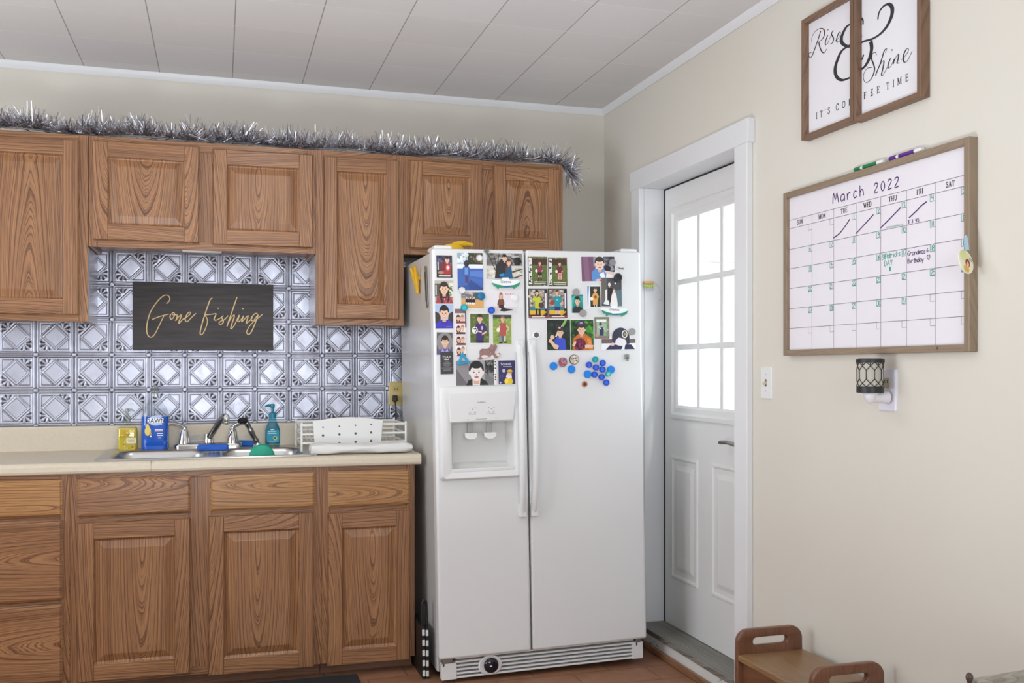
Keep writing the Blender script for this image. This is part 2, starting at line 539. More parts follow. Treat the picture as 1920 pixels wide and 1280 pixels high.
m = MB().use(scuff_mat()).box(CX - .004, XR + .05, DY0 - .02, DY1 + .04, .0, .066)
struct(m.build('trim_6', bevel=.002), 'scuffed white riser below the door sill')
m = MB().use(wood_mat('brown_moulding', '9a7050', '84593c', '684228', '54341e', contrast=.5))
m.board('y', XR - .05, CX - .004, 3.0, YB - .1, 0, .028); struct(m.build('trim_7', bevel=.006, seg=3), 'brown shoe moulding along the floor by the door')
m = MB().use(TRIM).box(XR - .012, XR, YR, 3.186, 0, .09); struct(m.build('baseboard_right', bevel=.003))

# the outside door
dr = struct(thing('door_1', 'white half glazed outside door with nine panes', None)); del_ = dr
LX = 1.992                                # room-side face of the leaf
m = MB().use(WHITE); M0 = Matrix.Translation((LX, 0, 0)) @ Euler((0, 0, R(-90))).to_matrix().to_4x4(); m.M = M0
GY0, GY1, GZ0, GZ1 = 3.395, 4.035, 1.052, 1.985
holed(m, -4.129, -3.292, .09, 2.098, -GY1, -GY0, GZ0, GZ1, 0, .044)
m.build('door_leaf', dr, bevel=.002)
# pressed panels in the lower half
for (y0, y1) in ((3.804, 4.058), (3.372, 3.681)):
    m = MB().use(WHITE); m.M = M0.copy()
    x0, x1, z0, z1 = -y1, -y0, .312, .87
    prof = [(0, 0), (.004, -.006), (.012, -.006), (.02, -.001), (.04, -.001), (.062, -.007)]
    m.loft([[(x0 + i, y, z0 + i), (x1 - i, y, z0 + i), (x1 - i, y, z1 - i), (x0 + i, y, z1 - i)] for i, y in prof], cap=False)
    i = .062; m.add([(x0 + i, -.007, z0 + i), (x1 - i, -.007, z0 + i), (x1 - i, -.007, z1 - i), (x0 + i, -.007, z1 - i)], [(0, 1, 2, 3)])
    m.build('door_panel', dr)
# glazing frame and muntins
m = MB().use(WHITE); m.M = M0.copy()
x0, x1, z0, z1 = -4.055, -3.375, 1.04, 1.998
prof = [(0, 0), (.002, -.012), (.02, -.015), (.03, -.007), (.05, -.007), (.062, -.001), (.062, .03)]
m.loft([[(x0 + i, y, z0 + i), (x1 - i, y, z0 + i), (x1 - i, y, z1 - i), (x0 + i, y, z1 - i)] for i, y in prof], cap=False)
lf = m.build('window_frame', dr)
m = MB().use(WHITE); m.M = M0.copy()
for y in (3.797, 3.594): m.box(-y - .014, -y + .014, -.004, .018, z0 + .05, z1 - .05)
for z in (1.658, 1.365): m.box(x0 + .05, x1 - .05, -.0035, .0175, z - .013, z + .013)
m.build('muntins', lf, bevel=.005)
m = MB().use(GLASS); m.M = M0.copy(); m.box(x0 + .055, x1 - .055, .018, .022, z0 + .055, z1 - .055); m.build('window_pane', lf)
m = MB().use(mat('door_weatherstrip', '242326', .8)); m.M = M0.copy()
m.box(-4.149, -4.129, .003, .03, .088, 2.106).box(-4.149, -3.28, .004, .03, 2.098, 2.106)
m.build('weatherstrip', dr)
m = MB().use(mat('satin_nickel', 'a09c96', .3, 1)); m.M = M0 @ Matrix.Translation((-3.362, -.001, .967)) @ Euler((R(90), 0, 0)).to_matrix().to_4x4()
m.lathe([(.03, 0), (.03, .006), (.012, .01), (.011, .045)], 20)
m.M = M0.copy(); m.tube(smooth_pts([(-3.362, -.045, .967), (-3.40, -.05, .969), (-3.46, -.05, .973), (-3.535, -.046, .968)], 4), [.011] * 4 + [.009] * 8 + [.006], 10)
m.build('door_handle', dr, smooth=50)

# outside: porch ceiling and the white wing of the house
m = MB().use(SIDING).box(2.12, 7.5, 6.6, 6.75, -.3, 2.3); struct(m.build('wall_porch'), 'white clapboard wall of the house seen through the door')
m = MB().use(mat('porch_white', 'f0f0ee', .6)).box(2.1, 7.5, 6.3, 6.75, 2.1, 2.26)
for i in range(12): m.box(2.4 + i * .42, 2.43 + i * .42, 5.2, 6.7, 2.26, 2.4)
struct(m.build('trim_8'), 'white eave board under the porch roof outside')
struct(MB().use(mat('porch_floor', 'b8b6b0', .7)).box(2.07, 7.5, 1, 6.6, -.25, -.05).build('floor_porch'))
# ---------------------------------------------------------------- cabinets
UF, BF = 4.32, 4.035          # front planes of the upper and the base face frames


def oak_of(h=None): return OAKB if h else OAK


def door(parent, x0, x1, z0, z1, yf, name='door', tilt=0, arch=None):
    """framed door with a raised panel; yf is the face frame plane, the door stands proud of it"""
    yb, y = yf - .001, yf - .020
    st, bz = .055, .062
    m = MB().use(OAK)
    m.board('z', x0, x0 + st, y, yb, z0, z1).board('z', x1 - st, x1, y, yb, z0, z1)
    m.board('x', x0 + st, x1 - st, y + .0004, yb, z1 - bz, z1).board('x', x0 + st, x1 - st, y + .0004, yb, z0, z0 + bz)
    e = .004   # outer lip
    m.board('x', x0 - e, x1 + e, yb - .009, yb, z1, z1 + e).board('x', x0 - e, x1 + e, yb - .009, yb, z0 - e, z0)
    m.board('z', x0 - e, x0, yb - .009, yb, z0, z1).board('z', x1, x1 + e, yb - .009, yb, z0, z1)
    d = m.build(name, parent, bevel=.0028, seg=2)
    # raised panel with a sloping border, sunk into the frame
    px0, px1, pz0, pz1 = x0 + st - .001, x1 - st + .001, z0 + bz - .001, z1 - bz + .001
    m = MB().use(OAK)
    m.wood('z', (px0 + px1) / 2 + rnd.uniform(-.05, .05), arch or rnd.choice((-1, 1)) * rnd.uniform(.10, .16)); m.lc = (pz0 + pz1) / 2
    prof = [(0, .003), (.006, .009), (.010, .0105), (.014, .0095), (.036, .002), (.040, .0014)]
    m.loft([[(px0 + i, y + q, pz0 + i), (px1 - i, y + q, pz0 + i), (px1 - i, y + q, pz1 - i), (px0 + i, y + q, pz1 - i)] for i, q in prof], cap=False)
    i, q = prof[-1]
    m.add([(px0 + i, y + q, pz0 + i), (px1 - i, y + q, pz0 + i), (px1 - i, y + q, pz1 - i), (px0 + i, y + q, pz1 - i)], [(0, 1, 2, 3)])
    m.build('raised_panel', d)
    return d


def drawer(parent, x0, x1, z0, z1, yf, honey=0, c=None):
    m = MB().use(oak_of(honey)); m.wood('x', (z0 + z1) / 2 + (rnd.uniform(-.04, .04) if c is None else c), rnd.choice((-1, 1)) * .11); m.lc = (x0 + x1) / 2
    y, yb = yf - .020, yf - .001
    prof = [(0, yb), (0, yb - .009), (.004, yb - .010), (.004, y + .004), (.009, y + .0005), (.012, y)]
    m.loft([[(x0 - .004 + i, q, z0 - .004 + i), (x1 + .004 - i, q, z0 - .004 + i), (x1 + .004 - i, q, z1 + .004 - i), (x0 - .004 + i, q, z1 + .004 - i)] for i, q in prof])
    return m.build('drawer', parent)


def cabinet(label, x0, x1, z0, z1, yf, doors=(), drawers=(), upper=True, mids=(), rails=(), top=.042, bot=.034, group=None, sides=None):
    t = thing('upper_cabinet' if upper else 'base_cabinet', label, 'cabinet', (0, 0, 0))
    yb = YB - .0105 if upper else YB - .03
    s = .034
    m = MB().use(OAK)                       # carcass: sides, bottom, top, back
    zb = z0 + .02 if upper else z0 + .03
    m.board('z', x0 + .001, x0 + .017, yf + .019, yb, z0, z1 - .001).board('z', x1 - .017, x1 - .001, yf + .019, yb, z0, z1 - .001)
    m.board('x', x0 + .017, x1 - .017, yf + .019, yb, zb, zb + .015).board('x', x0 + .017, x1 - .017, yf + .019, yb if upper else yf + .034, z1 - .017, z1 - .001)
    m.board('x', x0 + .017, x1 - .017, yb - .006, yb, zb + .015, z1 - .017)
    m.build('carcass', t, bevel=.001, seg=1)
    m = MB().use(OAK)                       # face frame
    m.board('z', x0, x0 + s, yf, yf + .019, z0, z1).board('z', x1 - s, x1, yf, yf + .019, z0, z1)
    xs = [x0 + s]
    for a, b in mids: xs += [a, b]
    xs.append(x1 - s)
    m.board('x', x0 + s, x1 - s, yf + .0003, yf + .019, z1 - top, z1).board('x', x0 + s, x1 - s, yf + .0003, yf + .019, z0, z0 + bot)
    for a, b in mids: m.board('z', a, b, yf + .0002, yf + .019, z0 + bot, z1 - top)
    for (a, b) in rails:
        for i in range(0, len(xs), 2): m.board('x', xs[i], xs[i + 1], yf + .0003, yf + .019, a, b)
    m.build('face_frame', t, bevel=.0012, seg=1)
    for d in doors: door(t, *d, yf)
    for d in drawers: drawer(t, *d[:4], yf, *d[4:])
    if group: t['group'] = group
    return t


ZT = 2.226
LAM = mat('grey_satin_laminate', 'b4b2b6', .22, .35)
c1 = cabinet('tall oak wall cabinet at the left end, cut off by the photo edge', -.975, -.516, 1.461, ZT, UF, [(-.938, -.552, 1.490, 2.198)])
m = MB().use(LAM).box(-.516, -.5145, UF + .02, YB - .0105, 1.462, 1.768)
tag(m.build('side_panel', c1), 'shiny grey side of the cabinet facing the sink')
c2 = cabinet('short oak wall cabinet with two doors above the sink and dark sign', -.5142, .405, 1.770, ZT, UF, [(-.494, -.084, 1.800, 2.202), (-.024, .388, 1.797, 2.198)], mids=[(-.092, -.016)])
c3 = cabinet('tall oak wall cabinet with one door left of the refrigerator', .4052, .794, 1.460, ZT, UF, [(.44, .768, 1.490, 2.196)])
m = MB().use(LAM).box(.4037, .4052, UF + .02, YB - .0105, 1.461, 1.768)
tag(m.build('side_panel', c3), 'shiny grey side of the cabinet facing the sink')
c4 = cabinet('short oak wall cabinet with two doors above the refrigerator', .7942, 1.553, 1.782, ZT, UF, [(.822, 1.154, 1.812, 2.202), (1.213, 1.53, 1.812, 2.202)], mids=[(1.15, 1.22)])

ZB0, ZB1 = .058, .866
b1 = cabinet('oak base cabinet with three drawers at the left photo edge', -1.03, -.546, ZB0, ZB1, BF, (), [(-.99, -.574, .712, .843, 1), (-.99, -.574, .394, .690), (-.99, -.574, .082, .372)], upper=False, rails=[(.69, .712), (.372, .394)], top=.026)
b2 = cabinet('wide oak sink cabinet with two doors and two false drawer fronts', -.5458, .402, ZB0, ZB1, BF, [(-.514, -.111, .073, .678), (-.038, .365, .056, .682)], [(-.515, -.111, .705, .842, 0, .05), (-.031, .37, .707, .843, 1)], upper=False, mids=[(-.116, -.03)], rails=[(.675, .707)], top=.026)
b3 = cabinet('narrow oak base cabinet with one drawer and door beside the refrigerator', .4022, .789, ZB0, ZB1, BF, [(.428, .763, .052, .675)], [(.430, .763, .704, .843, 1, -.02)], upper=False, rails=[(.675, .704)], top=.026)
for b, x0, x1 in ((b1, -1.03, -.546), (b2, -.5458, .402), (b3, .4022, .789)):
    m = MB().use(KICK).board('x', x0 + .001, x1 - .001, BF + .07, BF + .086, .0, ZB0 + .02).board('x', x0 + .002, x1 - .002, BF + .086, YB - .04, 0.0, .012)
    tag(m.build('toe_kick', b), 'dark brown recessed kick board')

# under-cabinet light bar
t = thing('under_cabinet_light', 'slim white light bar under the short cabinet over the sink', 'light', (0, 0, 0))
MB().use(mat('cream_plastic', 'd8d0c0', .5)).box(-.155, .015, UF + .03, UF + .075, 1.772, 1.789).build('housing', t, bevel=.004)
MB().use(mat('frosted_diffuser', 'e8e4da', .3)).box(-.150, .010, UF + .034, UF + .071, 1.766, 1.7725).build('diffuser', t, bevel=.002)

# ---------------------------------------------------------------- worktop with raised back lip
t = thing('countertop', 'cream laminate worktop with raised back lip over the base cabinets', 'countertop')
m = MB().use(COUNTER); ZK = .911
SX0, SX1, SY0, SY1 = -.445, .37, 4.055, 4.575       # cut-out for the sink
prof = [(4.012, .867), (4.006, .871), (4.003, .879), (4.003, .896), (4.006, .904), (4.013, .9095), (4.028, ZK), (SY0, ZK), (SY0, .867)]
m.loft([[(x, y, z) for y, z in prof] for x in (-1.03, .811)])
m.box(-1.03, SX0, SY0, YB - .022, .867, ZK).box(SX1, .811, SY0, YB - .022, .867, ZK).box(SX0, SX1, SY1, YB - .022, .867, ZK)
m.build('worktop', t)
m = MB().use(COUNTER)
prof = [(YB - .022, .87), (YB - .0225, 1.008), (YB - .019, 1.015), (YB - .004, 1.017), (YB - .001, 1.017), (YB - .001, .87)]
m.loft([[(x, y, z) for y, z in prof] for x in (-1.03, .811)])
m.build('back_lip', t, smooth=40)
m = MB().use(mat('laminate_seam', '8a7c68', .7))
m.box(-.2535, -.2525, 4.0025, 4.02, .868, .9100); m.build('seam', t)

# ---------------------------------------------------------------- pressed tin backsplash


def tin():
    TW, TH, N = .1535, .1565, 60
    xa, za = -.763 - 2 * TW, 1.173 - TH          # a tile corner
    x0, x1, z0, z1 = -1.03, .86, 1.018, 1.79
    nx, nz = int((x1 - x0) / TW * N), int((z1 - z0) / TH * N)
    X, Z = np.meshgrid(np.linspace(x0, x1, nx), np.linspace(z0, z1, nz))
    fu, fv = (X - xa) / TW, (Z - za) / TH
    iu, iv = np.floor(fu), np.floor(fv)
    u, v = fu - iu, fv - iv
    par = ((iu + iv) % 2) > .5
    u2 = np.where(par, 1 - u, u)
    e = np.minimum(np.minimum(u, 1 - u), np.minimum(v, 1 - v))
    d = np.abs(u - .5) + np.abs(v - .5)
    g = lambda x, c, w: np.exp(-((x - c) / w) ** 2)
    sm = lambda x, a, b: np.clip((x - a) / (b - a), 0, 1)
    h = .0016 * g(e, .045, .018) + .0010 * g(e, .0, .012)
    groove = g(e, .018, .010) + g(e, .078, .010)
    inside = sm(e, .10, .115)
    sq = g(e, .150, .010)
    dia = g(d, .285, .010) * (e > .12) + g(d, .365, .010) * (e > .13)
    h += .0016 * inside * (sm(d, .30, .285) * .6) + .0018 * np.clip(g(d, .325, .03), 0, 1) * (e > .10)
    # fans of rays in the two opposite corners, plain triangles in the others
    cs = u2 + v                          # fan corners at (1,1) and (0,0) of the mirrored tile
    fan = (np.abs(cs - 1) > .43) & (e > .115)
    cx = np.where(u2 > .5, .70, .30); cz = np.where(v > .5, .70, .30)
    rr = np.hypot(u2 - cx, v - cz); an = np.arctan2(np.abs(v - cz) * np.sign((v - cz) * (v - .5)), np.abs(u2 - cx) * np.sign((u2 - cx) * (u2 - .5)))
    ray = .5 + .5 * np.cos((an - math.pi / 4) * 8.2)
    fa = fan * sm(rr, .02, .05) * sm(rr, .225, .20)
    h += .0022 * fa * ray
    groove2 = fa * np.clip(1 - ray * 1.9, 0, 1) * .9
    plain = (np.abs(u2 - v) > .40) & (e > .13)
    tri = plain * (g(d, .415, .010) * .9) + sq * (d > .40) * .9 * (~fan)
    sqf = sq * fan * (rr > .1) * .5
    # rosette where four tiles meet
    rc = np.hypot(np.minimum(u, 1 - u), np.minimum(v, 1 - v))
    h += .002 * g(rc, .035, .02); groove = groove * (1 - g(rc, 0, .06)) + g(rc, .075, .012) * .8
    gl = np.clip(groove + dia + tri + sqf + groove2, 0, 1)
    h -= .0014 * gl
    Y = YB - .004 - h
    vs = np.stack([X, Y, Z], -1).reshape(-1, 3).astype(np.float32)
    i = np.arange(nx - 1)[None, :] + nx * np.arange(nz - 1)[:, None]
    q = np.stack([i, i + 1, i + 1 + nx, i + nx], -1).reshape(-1, 4).astype(np.int32)
    me = bpy.data.meshes.new('backsplash')
    me.vertices.add(len(vs)); me.vertices.foreach_set('co', vs.ravel())
    me.loops.add(q.size); me.loops.foreach_set('vertex_index', q.ravel())
    me.polygons.add(len(q)); me.polygons.foreach_set('loop_start', np.arange(0, q.size, 4, dtype=np.int32))
    me.update(calc_edges=True); me.validate()
    me.polygons.foreach_set('use_smooth', np.ones(len(q), dtype=bool))
    a = me.attributes.new('glaze', 'FLOAT', 'POINT'); a.data.foreach_set('value', gl.ravel().astype(np.float32))
    me.materials.append(TIN)
    o = bpy.data.objects.new('backsplash', me); sc.collection.objects.link(o)
    return tag(o, 'embossed silver tin tile backsplash with diamonds behind the sink', 'backsplash')


tin()

# ---------------------------------------------------------------- sign on the backsplash
t = thing('wall_sign', 'dark plank sign reading Gone fishing in gold script above the faucet', 'sign', (-.368, YB - .026, 1.352))
WS, HS = .607, .303


def dark_plank():
    w = NT('charcoal_planks', .6)
    g = w.n('ShaderNodeTexCoord').outputs['Object']
    n = w.noise(w.mapping(g, (3, 3, 40)), 1.5, 4, .6)
    s = w.n('ShaderNodeSeparateXYZ'); w.put(s.inputs[0], g)
    f = w.math('FRACT', w.math('MULTIPLY', s.outputs[2], 1 / .1015))
    c = w.ramp(n, [(.3, lin('2e2a2c')), (.7, lin('4a4444'))])
    w.color(w.mix(w.ramp(f, [(.0, (1, 1, 1)), (.02, (0, 0, 0))]), c, lin('1a1718')))
    return w.m


MB().use(dark_plank()).box(0, WS, 0, .018, 0, HS).build('board', t, bevel=.001, seg=1)
GF = [[(48, 33), (52, 28.5), (51, 23.5), (47, 22), (42, 24.5), (35, 32), (28, 43), (24, 56), (23, 67), (25, 73.5), (28.5, 75.5), (33, 72), (38, 62.5), (42, 54), (45, 48)],
      [(30, 53), (36, 50.5), (44, 48), (51, 46.3)],
      [(53.5, 46), (52.5, 50), (54, 53), (57, 50.5), (58.5, 46.5), (57, 44.5), (55, 46), (58, 48), (60.5, 46.5)],
      [(61.5, 47), (61, 53), (59.5, 54.5), (63, 50.5), (66.5, 47.5), (66.5, 50), (64, 56), (64, 58.5), (68, 54), (71, 51.5)],
      [(70, 53), (75, 49.5), (78.5, 46), (77.5, 44), (74.5, 46.5), (72, 52), (72.5, 55.5), (75, 56), (80, 51), (85.7, 45.7)],
      [(107, 26), (104, 28.5), (100.5, 38), (97, 48), (94, 58), (91.3, 69), (91.8, 73.3), (95, 71.5), (99, 63), (100.5, 56), (99.5, 51.5), (97.5, 48.5), (101, 47.6), (107, 47), (111.5, 46.5), (111, 49), (109.3, 53), (111, 55), (116, 53), (121.5, 49)],
      [(121.5, 49), (119, 51.5), (121, 55), (121, 58), (118, 60.5), (115.5, 59), (117.5, 56.5), (123, 54), (127.5, 49)],
      [(139.3, 25), (136.5, 33), (132, 46), (128, 57), (126, 63.3)],
      [(127, 60.5), (131, 53), (135, 48.5), (135.5, 51), (132.5, 60), (131, 66.5), (135, 63), (139, 55), (142, 48.5)],
      [(142.5, 48.5), (140.5, 55), (141, 57.5), (145, 54), (148, 49.5)],
      [(148, 49.5), (145.3, 57.5), (150, 53), (154, 49.5), (152.5, 55), (151.5, 59.5), (155, 57), (160, 52)],
      [(166.5, 47), (163, 47), (158.5, 52), (158.5, 56), (162, 55), (167, 48.5), (165.5, 54), (161, 65), (157, 72.5), (153.5, 73.7), (152, 70.5), (156, 63), (163, 56), (168, 52.3), (173, 48)]]
for wi, (s0, s1, dots) in enumerate(((0, 5, ()), (5, 12, ((114.7, 39.8), (147, 40.5))))):
    m = MB().use(mat('gold_ink', 'd8bc84', .5))
    for s in GF[s0:s1]: m.stroke(smooth_pts([((x - 5.5) / 182 * WS, HS - (y - 4.5 - (x - 5.5) * .026) / 86.5 * HS) for x, y in s], 6), .0049, -.0006, .0040)
    for x, y in dots: m.disc((x - 5.5) / 182 * WS, HS - (y - 4.5 - x * .026) / 86.5 * HS, .0032, y=-.0006, n=10)
    m.build('script_word', t)


# ---------------------------------------------------------------- tinsel garland along the cabinet tops


def garland():
    t = thing('tinsel_garland', 'silver tinsel garland lying along the top of the wall cabinets', 'garland')
    TS = mat('silver_tinsel', 'f0f0f6', .36, 1); TD = mat('dark_tinsel', '9c9ca6', .3, 1)
    path = [(x, UF + .022 + .008 * math.sin(x * 9), 2.238 + .004 * math.sin(x * 14)) for x in np.linspace(-1.0, 1.55, 80)]
    path += [(1.575, UF + .01, 2.225), (1.585, UF - .004, 2.195), (1.588, UF - .01, 2.165)]
    MB().use(mat('garland_core', '77777c', .5)).tube(path, .004, 6).build('cord', t)
    m = MB(); r = random.Random(3)
    n = 11500
    for i in range(n):
        k = r.random() * (len(path) - 1.001); j = int(k); f = k - j
        if j < 78 and f is None: continue
        p = [path[j][q] * (1 - f) + path[j + 1][q] * f for q in range(3)]
        ang = r.uniform(-.4, math.pi + .4) if j < 79 else r.uniform(0, 2 * math.pi)
        L = (r.uniform(.02, .05) if r.random() < .5 else r.uniform(.05, .10)) * (1 + .25 * math.sin(p[0] * 23) * math.sin(p[0] * 7.7)) * (1.12 if r.random() < .08 else .92); w = r.uniform(.0008, .0019)
        tx = r.gauss(0, .33)
        if j < 79: d = Vector((tx, -math.cos(ang) * .62, abs(math.sin(ang)) + .03))
        else: d = Vector((r.uniform(-.1, 1), r.uniform(-1, .4), r.uniform(-1.1, .9)))
        d.normalize(); side = d.cross(Vector((r.gauss(0, 1), r.gauss(0, 1), r.gauss(0, 1)))).normalized() * w
        b = Vector((tx * .4, r.gauss(0, .2), -.25 if r.random() < .5 else .1)) * L * .35
        P = Vector(p); q1 = P + d * L * .55 + b * .2; q2 = P + d * L + b
        if j < 79:
            for q in (q1, q2):
                if q.z < 2.2275 and q.y > UF - .002: q.z = 2.228 + r.random() * .004
        m.use(TD if r.random() < .42 else TS)
        m.add([tuple(P - side), tuple(P + side), tuple(q1 + side), tuple(q1 - side), tuple(q2 + side * .8), tuple(q2 - side * .8)], [(0, 1, 2, 3), (3, 2, 4, 5)])
    o = m.build('tinsel_strands', t); o['kind'] = 'stuff'


garland()

# ---------------------------------------------------------------- sink
t = thing('kitchen_sink', 'stainless steel double bowl sink set in the cream worktop', 'sink')
ZR = .9165


def basin(x0, x1, y0, y1):
    L = []
    for ins, z, r in ((0, ZR, .06), (.006, ZR - .004, .06), (.012, ZR - .02, .06), (.022, ZR - .15, .055), (.05, ZR - .172, .04), (.1, ZR - .176, .02)):
        L.append([(a, b, z) for a, b in rrect(x0 + ins, x1 - ins, y0 + ins, y1 - ins, r, 6)])
    return L


bowls = [(-.418, -.045, 4.068, 4.445), (.005, .345, 4.068, 4.445)]
bm = bmesh.new(); edges = []


def loopedges(pts, z):
    v = [bm.verts.new((x, y, z)) for x, y in pts]
    return [bm.edges.new((v[i], v[(i + 1) % len(v)])) for i in range(len(v))]


edges += loopedges(rrect(-.462, .386, 4.036, 4.592, .03, 5), ZR)
for b in bowls: edges += loopedges(rrect(*b, .06, 6), ZR)
bmesh.ops.triangle_fill(bm, use_beauty=True, use_dissolve=False, edges=edges)
tv = [tuple(v.co) for v in bm.verts]; bm.verts.index_update(); tf = [tuple(v.index for v in f.verts) for f in bm.faces]; bm.free()
m = MB().use(STEEL).add(tv, tf)
m.loft([[(x, y, ZR) for x, y in rrect(-.462, .386, 4.036, 4.592, .03, 5)], [(x, y, .9114) for x, y in rrect(-.466, .39, 4.032, 4.596, .034, 5)]], cap=False)
m.build('rim', t, smooth=40, weld=True)
for b in bowls:
    m = MB().use(STEEL).loft(basin(*b), cap=False); L = basin(*b)[-1]; m.add(L, [tuple(range(len(L)))])
    bw = m.build('bowl', t, smooth=50)
    MB().use(DARKCH).at(((b[0] + b[1]) / 2, 4.28, ZR - .1755)).lathe([(.045, 0), (.043, .003), (.03, .003), (.02, -.001), (0, -.001)], 24).build('drain', bw, smooth=40)

# faucet on the rear deck
t = thing('faucet', 'chrome two handle kitchen faucet with angled spout behind the sink', 'faucet', (-.045, 4.53, ZR))
m = MB().use(CHROME); m.loft([[(x, y, z) for x, y in rrect(-.145 + i, .145 - i, -.028 + i, .028 - i, .026 - i, 5)] for i, z in ((0, 0), (0, .012), (.004, .02), (.01, .023))])
m.build('base_plate', t, smooth=40)
for s in (-1, 1):
    m = MB().use(CHROME).at((s * .103, 0, .02)); m.lathe([(.027, 0), (.026, .01), (.022, .03), (.019, .05), (.014, .062), (0, .066)], 20)
    h = m.build('handle', t, smooth=50)
    m = MB().use(CHROME).at((s * .103, 0, .02)); m.tube(smooth_pts([(0, 0, .045), (-s * .0, -.004, .068), (s * -.0 + s * .022, -.012, .083), (s * .045, -.02, .089), (s * .068, -.026, .088)], 5), [.013] * 6 + [.010] * 8 + [.0085] * 7, 12)
    m.build('lever', h, smooth=60)
m = MB().use(CHROME).at((0, 0, .02)); m.lathe([(.022, 0), (.021, .02), (.019, .04), (.0, .043)], 20); m.at()
m.build('spout_base', t, smooth=50)
m = MB().use(DARKCH); m.tube(smooth_pts([(.0, -.005, .045), (.02, -.05, .075), (.05, -.12, .125), (.062, -.155, .143), (.072, -.178, .146)], 5), [.013] * 12 + [.0125] * 9, 14)
sp = m.build('spout', t, smooth=60)
m = MB().use(CHROME).at((.075, -.19, .112)); m.lathe([(.0115, 0), (.013, .002), (.013, .012), (.011, .014), (.0125, .018), (.0125, .034), (.009, .042), (0, .044)], 16); m.build('aerator', sp, smooth=40)

t = thing('side_sprayer', 'dark chrome pull out sprayer leaning right of the faucet', 'sprayer', (.164, 4.472, ZR))
MB().use(CHROME).lathe([(.022, 0), (.021, .006), (.016, .016), (.014, .02), (0, .02)], 20).build('holder', t, smooth=40)
m = MB().use(DARKCH); m.tube(smooth_pts([(0, -.002, .015), (-.013, -.006, .042), (-.036, -.012, .088), (-.050, -.016, .115), (-.056, -.022, .127)], 5), [.010, .011, .012, .0125, .013] * 4 + [.0135], 14); m.build('sprayer_body', t, smooth=60)
m = MB().use(BLACK); m.tube([(-.050, -.020, .120), (-.068, -.030, .123), (-.08, -.036, .120)], [.012, .0135, .011], 14); m.tube([(-.078, -.035, .120), (-.083, -.038, .119)], .008, 12)
m.build('spray_head', t, smooth=50)
# ---------------------------------------------------------------- bottles and washing-up things
def pump(t, x, z, m_, noz=-1, s=1.0):
    m = MB().use(m_); m.at((x, 0, z)); m.lathe([(.0125 * s, 0), (.0125 * s, .018 * s), (.010 * s, .02 * s), (.0045 * s, .021 * s), (.0045 * s, .036 * s), (.007 * s, .038 * s), (.008 * s, .046 * s), (.006 * s, .05 * s), (0, .051 * s)], 18)
    m.tube([(0, 0, .044 * s), (noz * .016 * s, -.006, .046 * s), (noz * .026 * s, -.010, .041 * s)], [.0052 * s, .0045 * s, .003 * s], 8)
    return m.build('pump', t, smooth=40)


# small yellow hand soap bottle
t = thing('soap_bottle', 'small yellow hand soap bottle with clear pump left of the blue bottle', 'bottle', (-.381, 4.525, ZR))
YL = mat('yellow_soap', 'e6c834', .12, 0, Transmission_Weight=.08)


def rbox(m, w, d, zs, r=.01):
    return m.loft([[(x, y, z) for x, y in rrect(-w * k / 2, w * k / 2, -d * k / 2, d * k / 2, min(r, w * k / 2.2, d * k / 2.2), 4)] for z, k in zs])


m = MB().use(YL); rbox(m, .080, .05, [(0, .92), (.004, 1), (.085, 1), (.095, .9)], .014); m.build('liquid', t, smooth=40)
m = MB().use(CLEARP); rbox(m, .083, .053, [(-.0, .92), (.004, 1), (.088, 1), (.102, .8), (.110, .42), (.122, .36)], .015); m.build('bottle_body', t, smooth=40)
m = MB(); y = -.0272
m.use(mat('label_cream', 'ece4c0', .5)).flat(rrect(-.004, .036, .028, .052, .003), y)
for i in range(26):
    a, b = rnd.uniform(-.036, .036), rnd.uniform(.055, .088); m.use(ink(rnd.choice(['b09a2c', 'ecd860', 'd0a830', 'f0e6a0', 'c08a30']))).disc(a, b, rnd.uniform(.002, .006), rnd.uniform(.002, .005), y - .0001 * i / 26, 8)
for i in range(12): m.use(ink(rnd.choice(['f4ead0', 'f2c040', '5a4a1a']))).disc(rnd.uniform(-.03, .034), rnd.uniform(.006, .026), .003, .002, y, 8)
m.use(ink('6a6040')).box(.002, .03, y - .0002, y, .042, .0435).box(.004, .028, y - .0002, y, .036, .037)
m.build('label', t)
pump(t, -.002, .120, SMOKYP, 1, 1.15)

# large blue dish soap bottle
t = thing('dish_soap_bottle', 'large clear dish soap bottle of blue liquid with flip top', 'bottle', (-.268, 4.515, ZR))
BL = mat('blue_dish_soap', '1266dc', .12, 0, Transmission_Weight=.1)
m = MB().use(BL); rbox(m, .112, .062, [(0, .94), (.004, 1), (.04, .985), (.09, 1.0), (.143, 1.0)], .028); m.build('liquid', t, smooth=40)
m = MB().use(CLEARP); rbox(m, .116, .066, [(-.0, .94), (.004, 1), (.04, .985), (.09, 1), (.143, 1), (.160, .93), (.185, .74), (.205, .5), (.222, .32), (.232, .28), (.243, .28)], .030); m.build('bottle_body', t, smooth=40)
m = MB().use(SMOKYP).at((0, 0, .242)); m.lathe([(.0165, 0), (.0175, .004), (.0165, .018), (.012, .026), (.013, .032), (.009, .038), (0, .039)], 18); m.build('cap', t, smooth=40)
m = MB(); y = -.0335
m.use(ink('b9c9e8')).disc(.004, .126, .030, .022, y - .0003, 28)
m.use(ink('f4f4f8')).flat(rrect(-.030, .036, .116, .136, .002), y - .0004)
m.use(ink('16284e')).text('DAWN', .003, .1170, .0265, y - .0006, sx=.93).text('DAWN', .0036, .1170, .0265, y - .0007, sx=.93)
m.use(ink('e8d070')).disc(-.028, .080, .013, .020, y - .0003, 14).disc(-.030, .102, .008, .009, y - .0004, 12)
m.use(ink('d4a840')).flat([(-.024, .062), (-.012, .068), (-.018, .082)], y - .0005)
m.use(ink('fafafa')).disc(-.016, .058, .004, .004, y - .0005, 8)
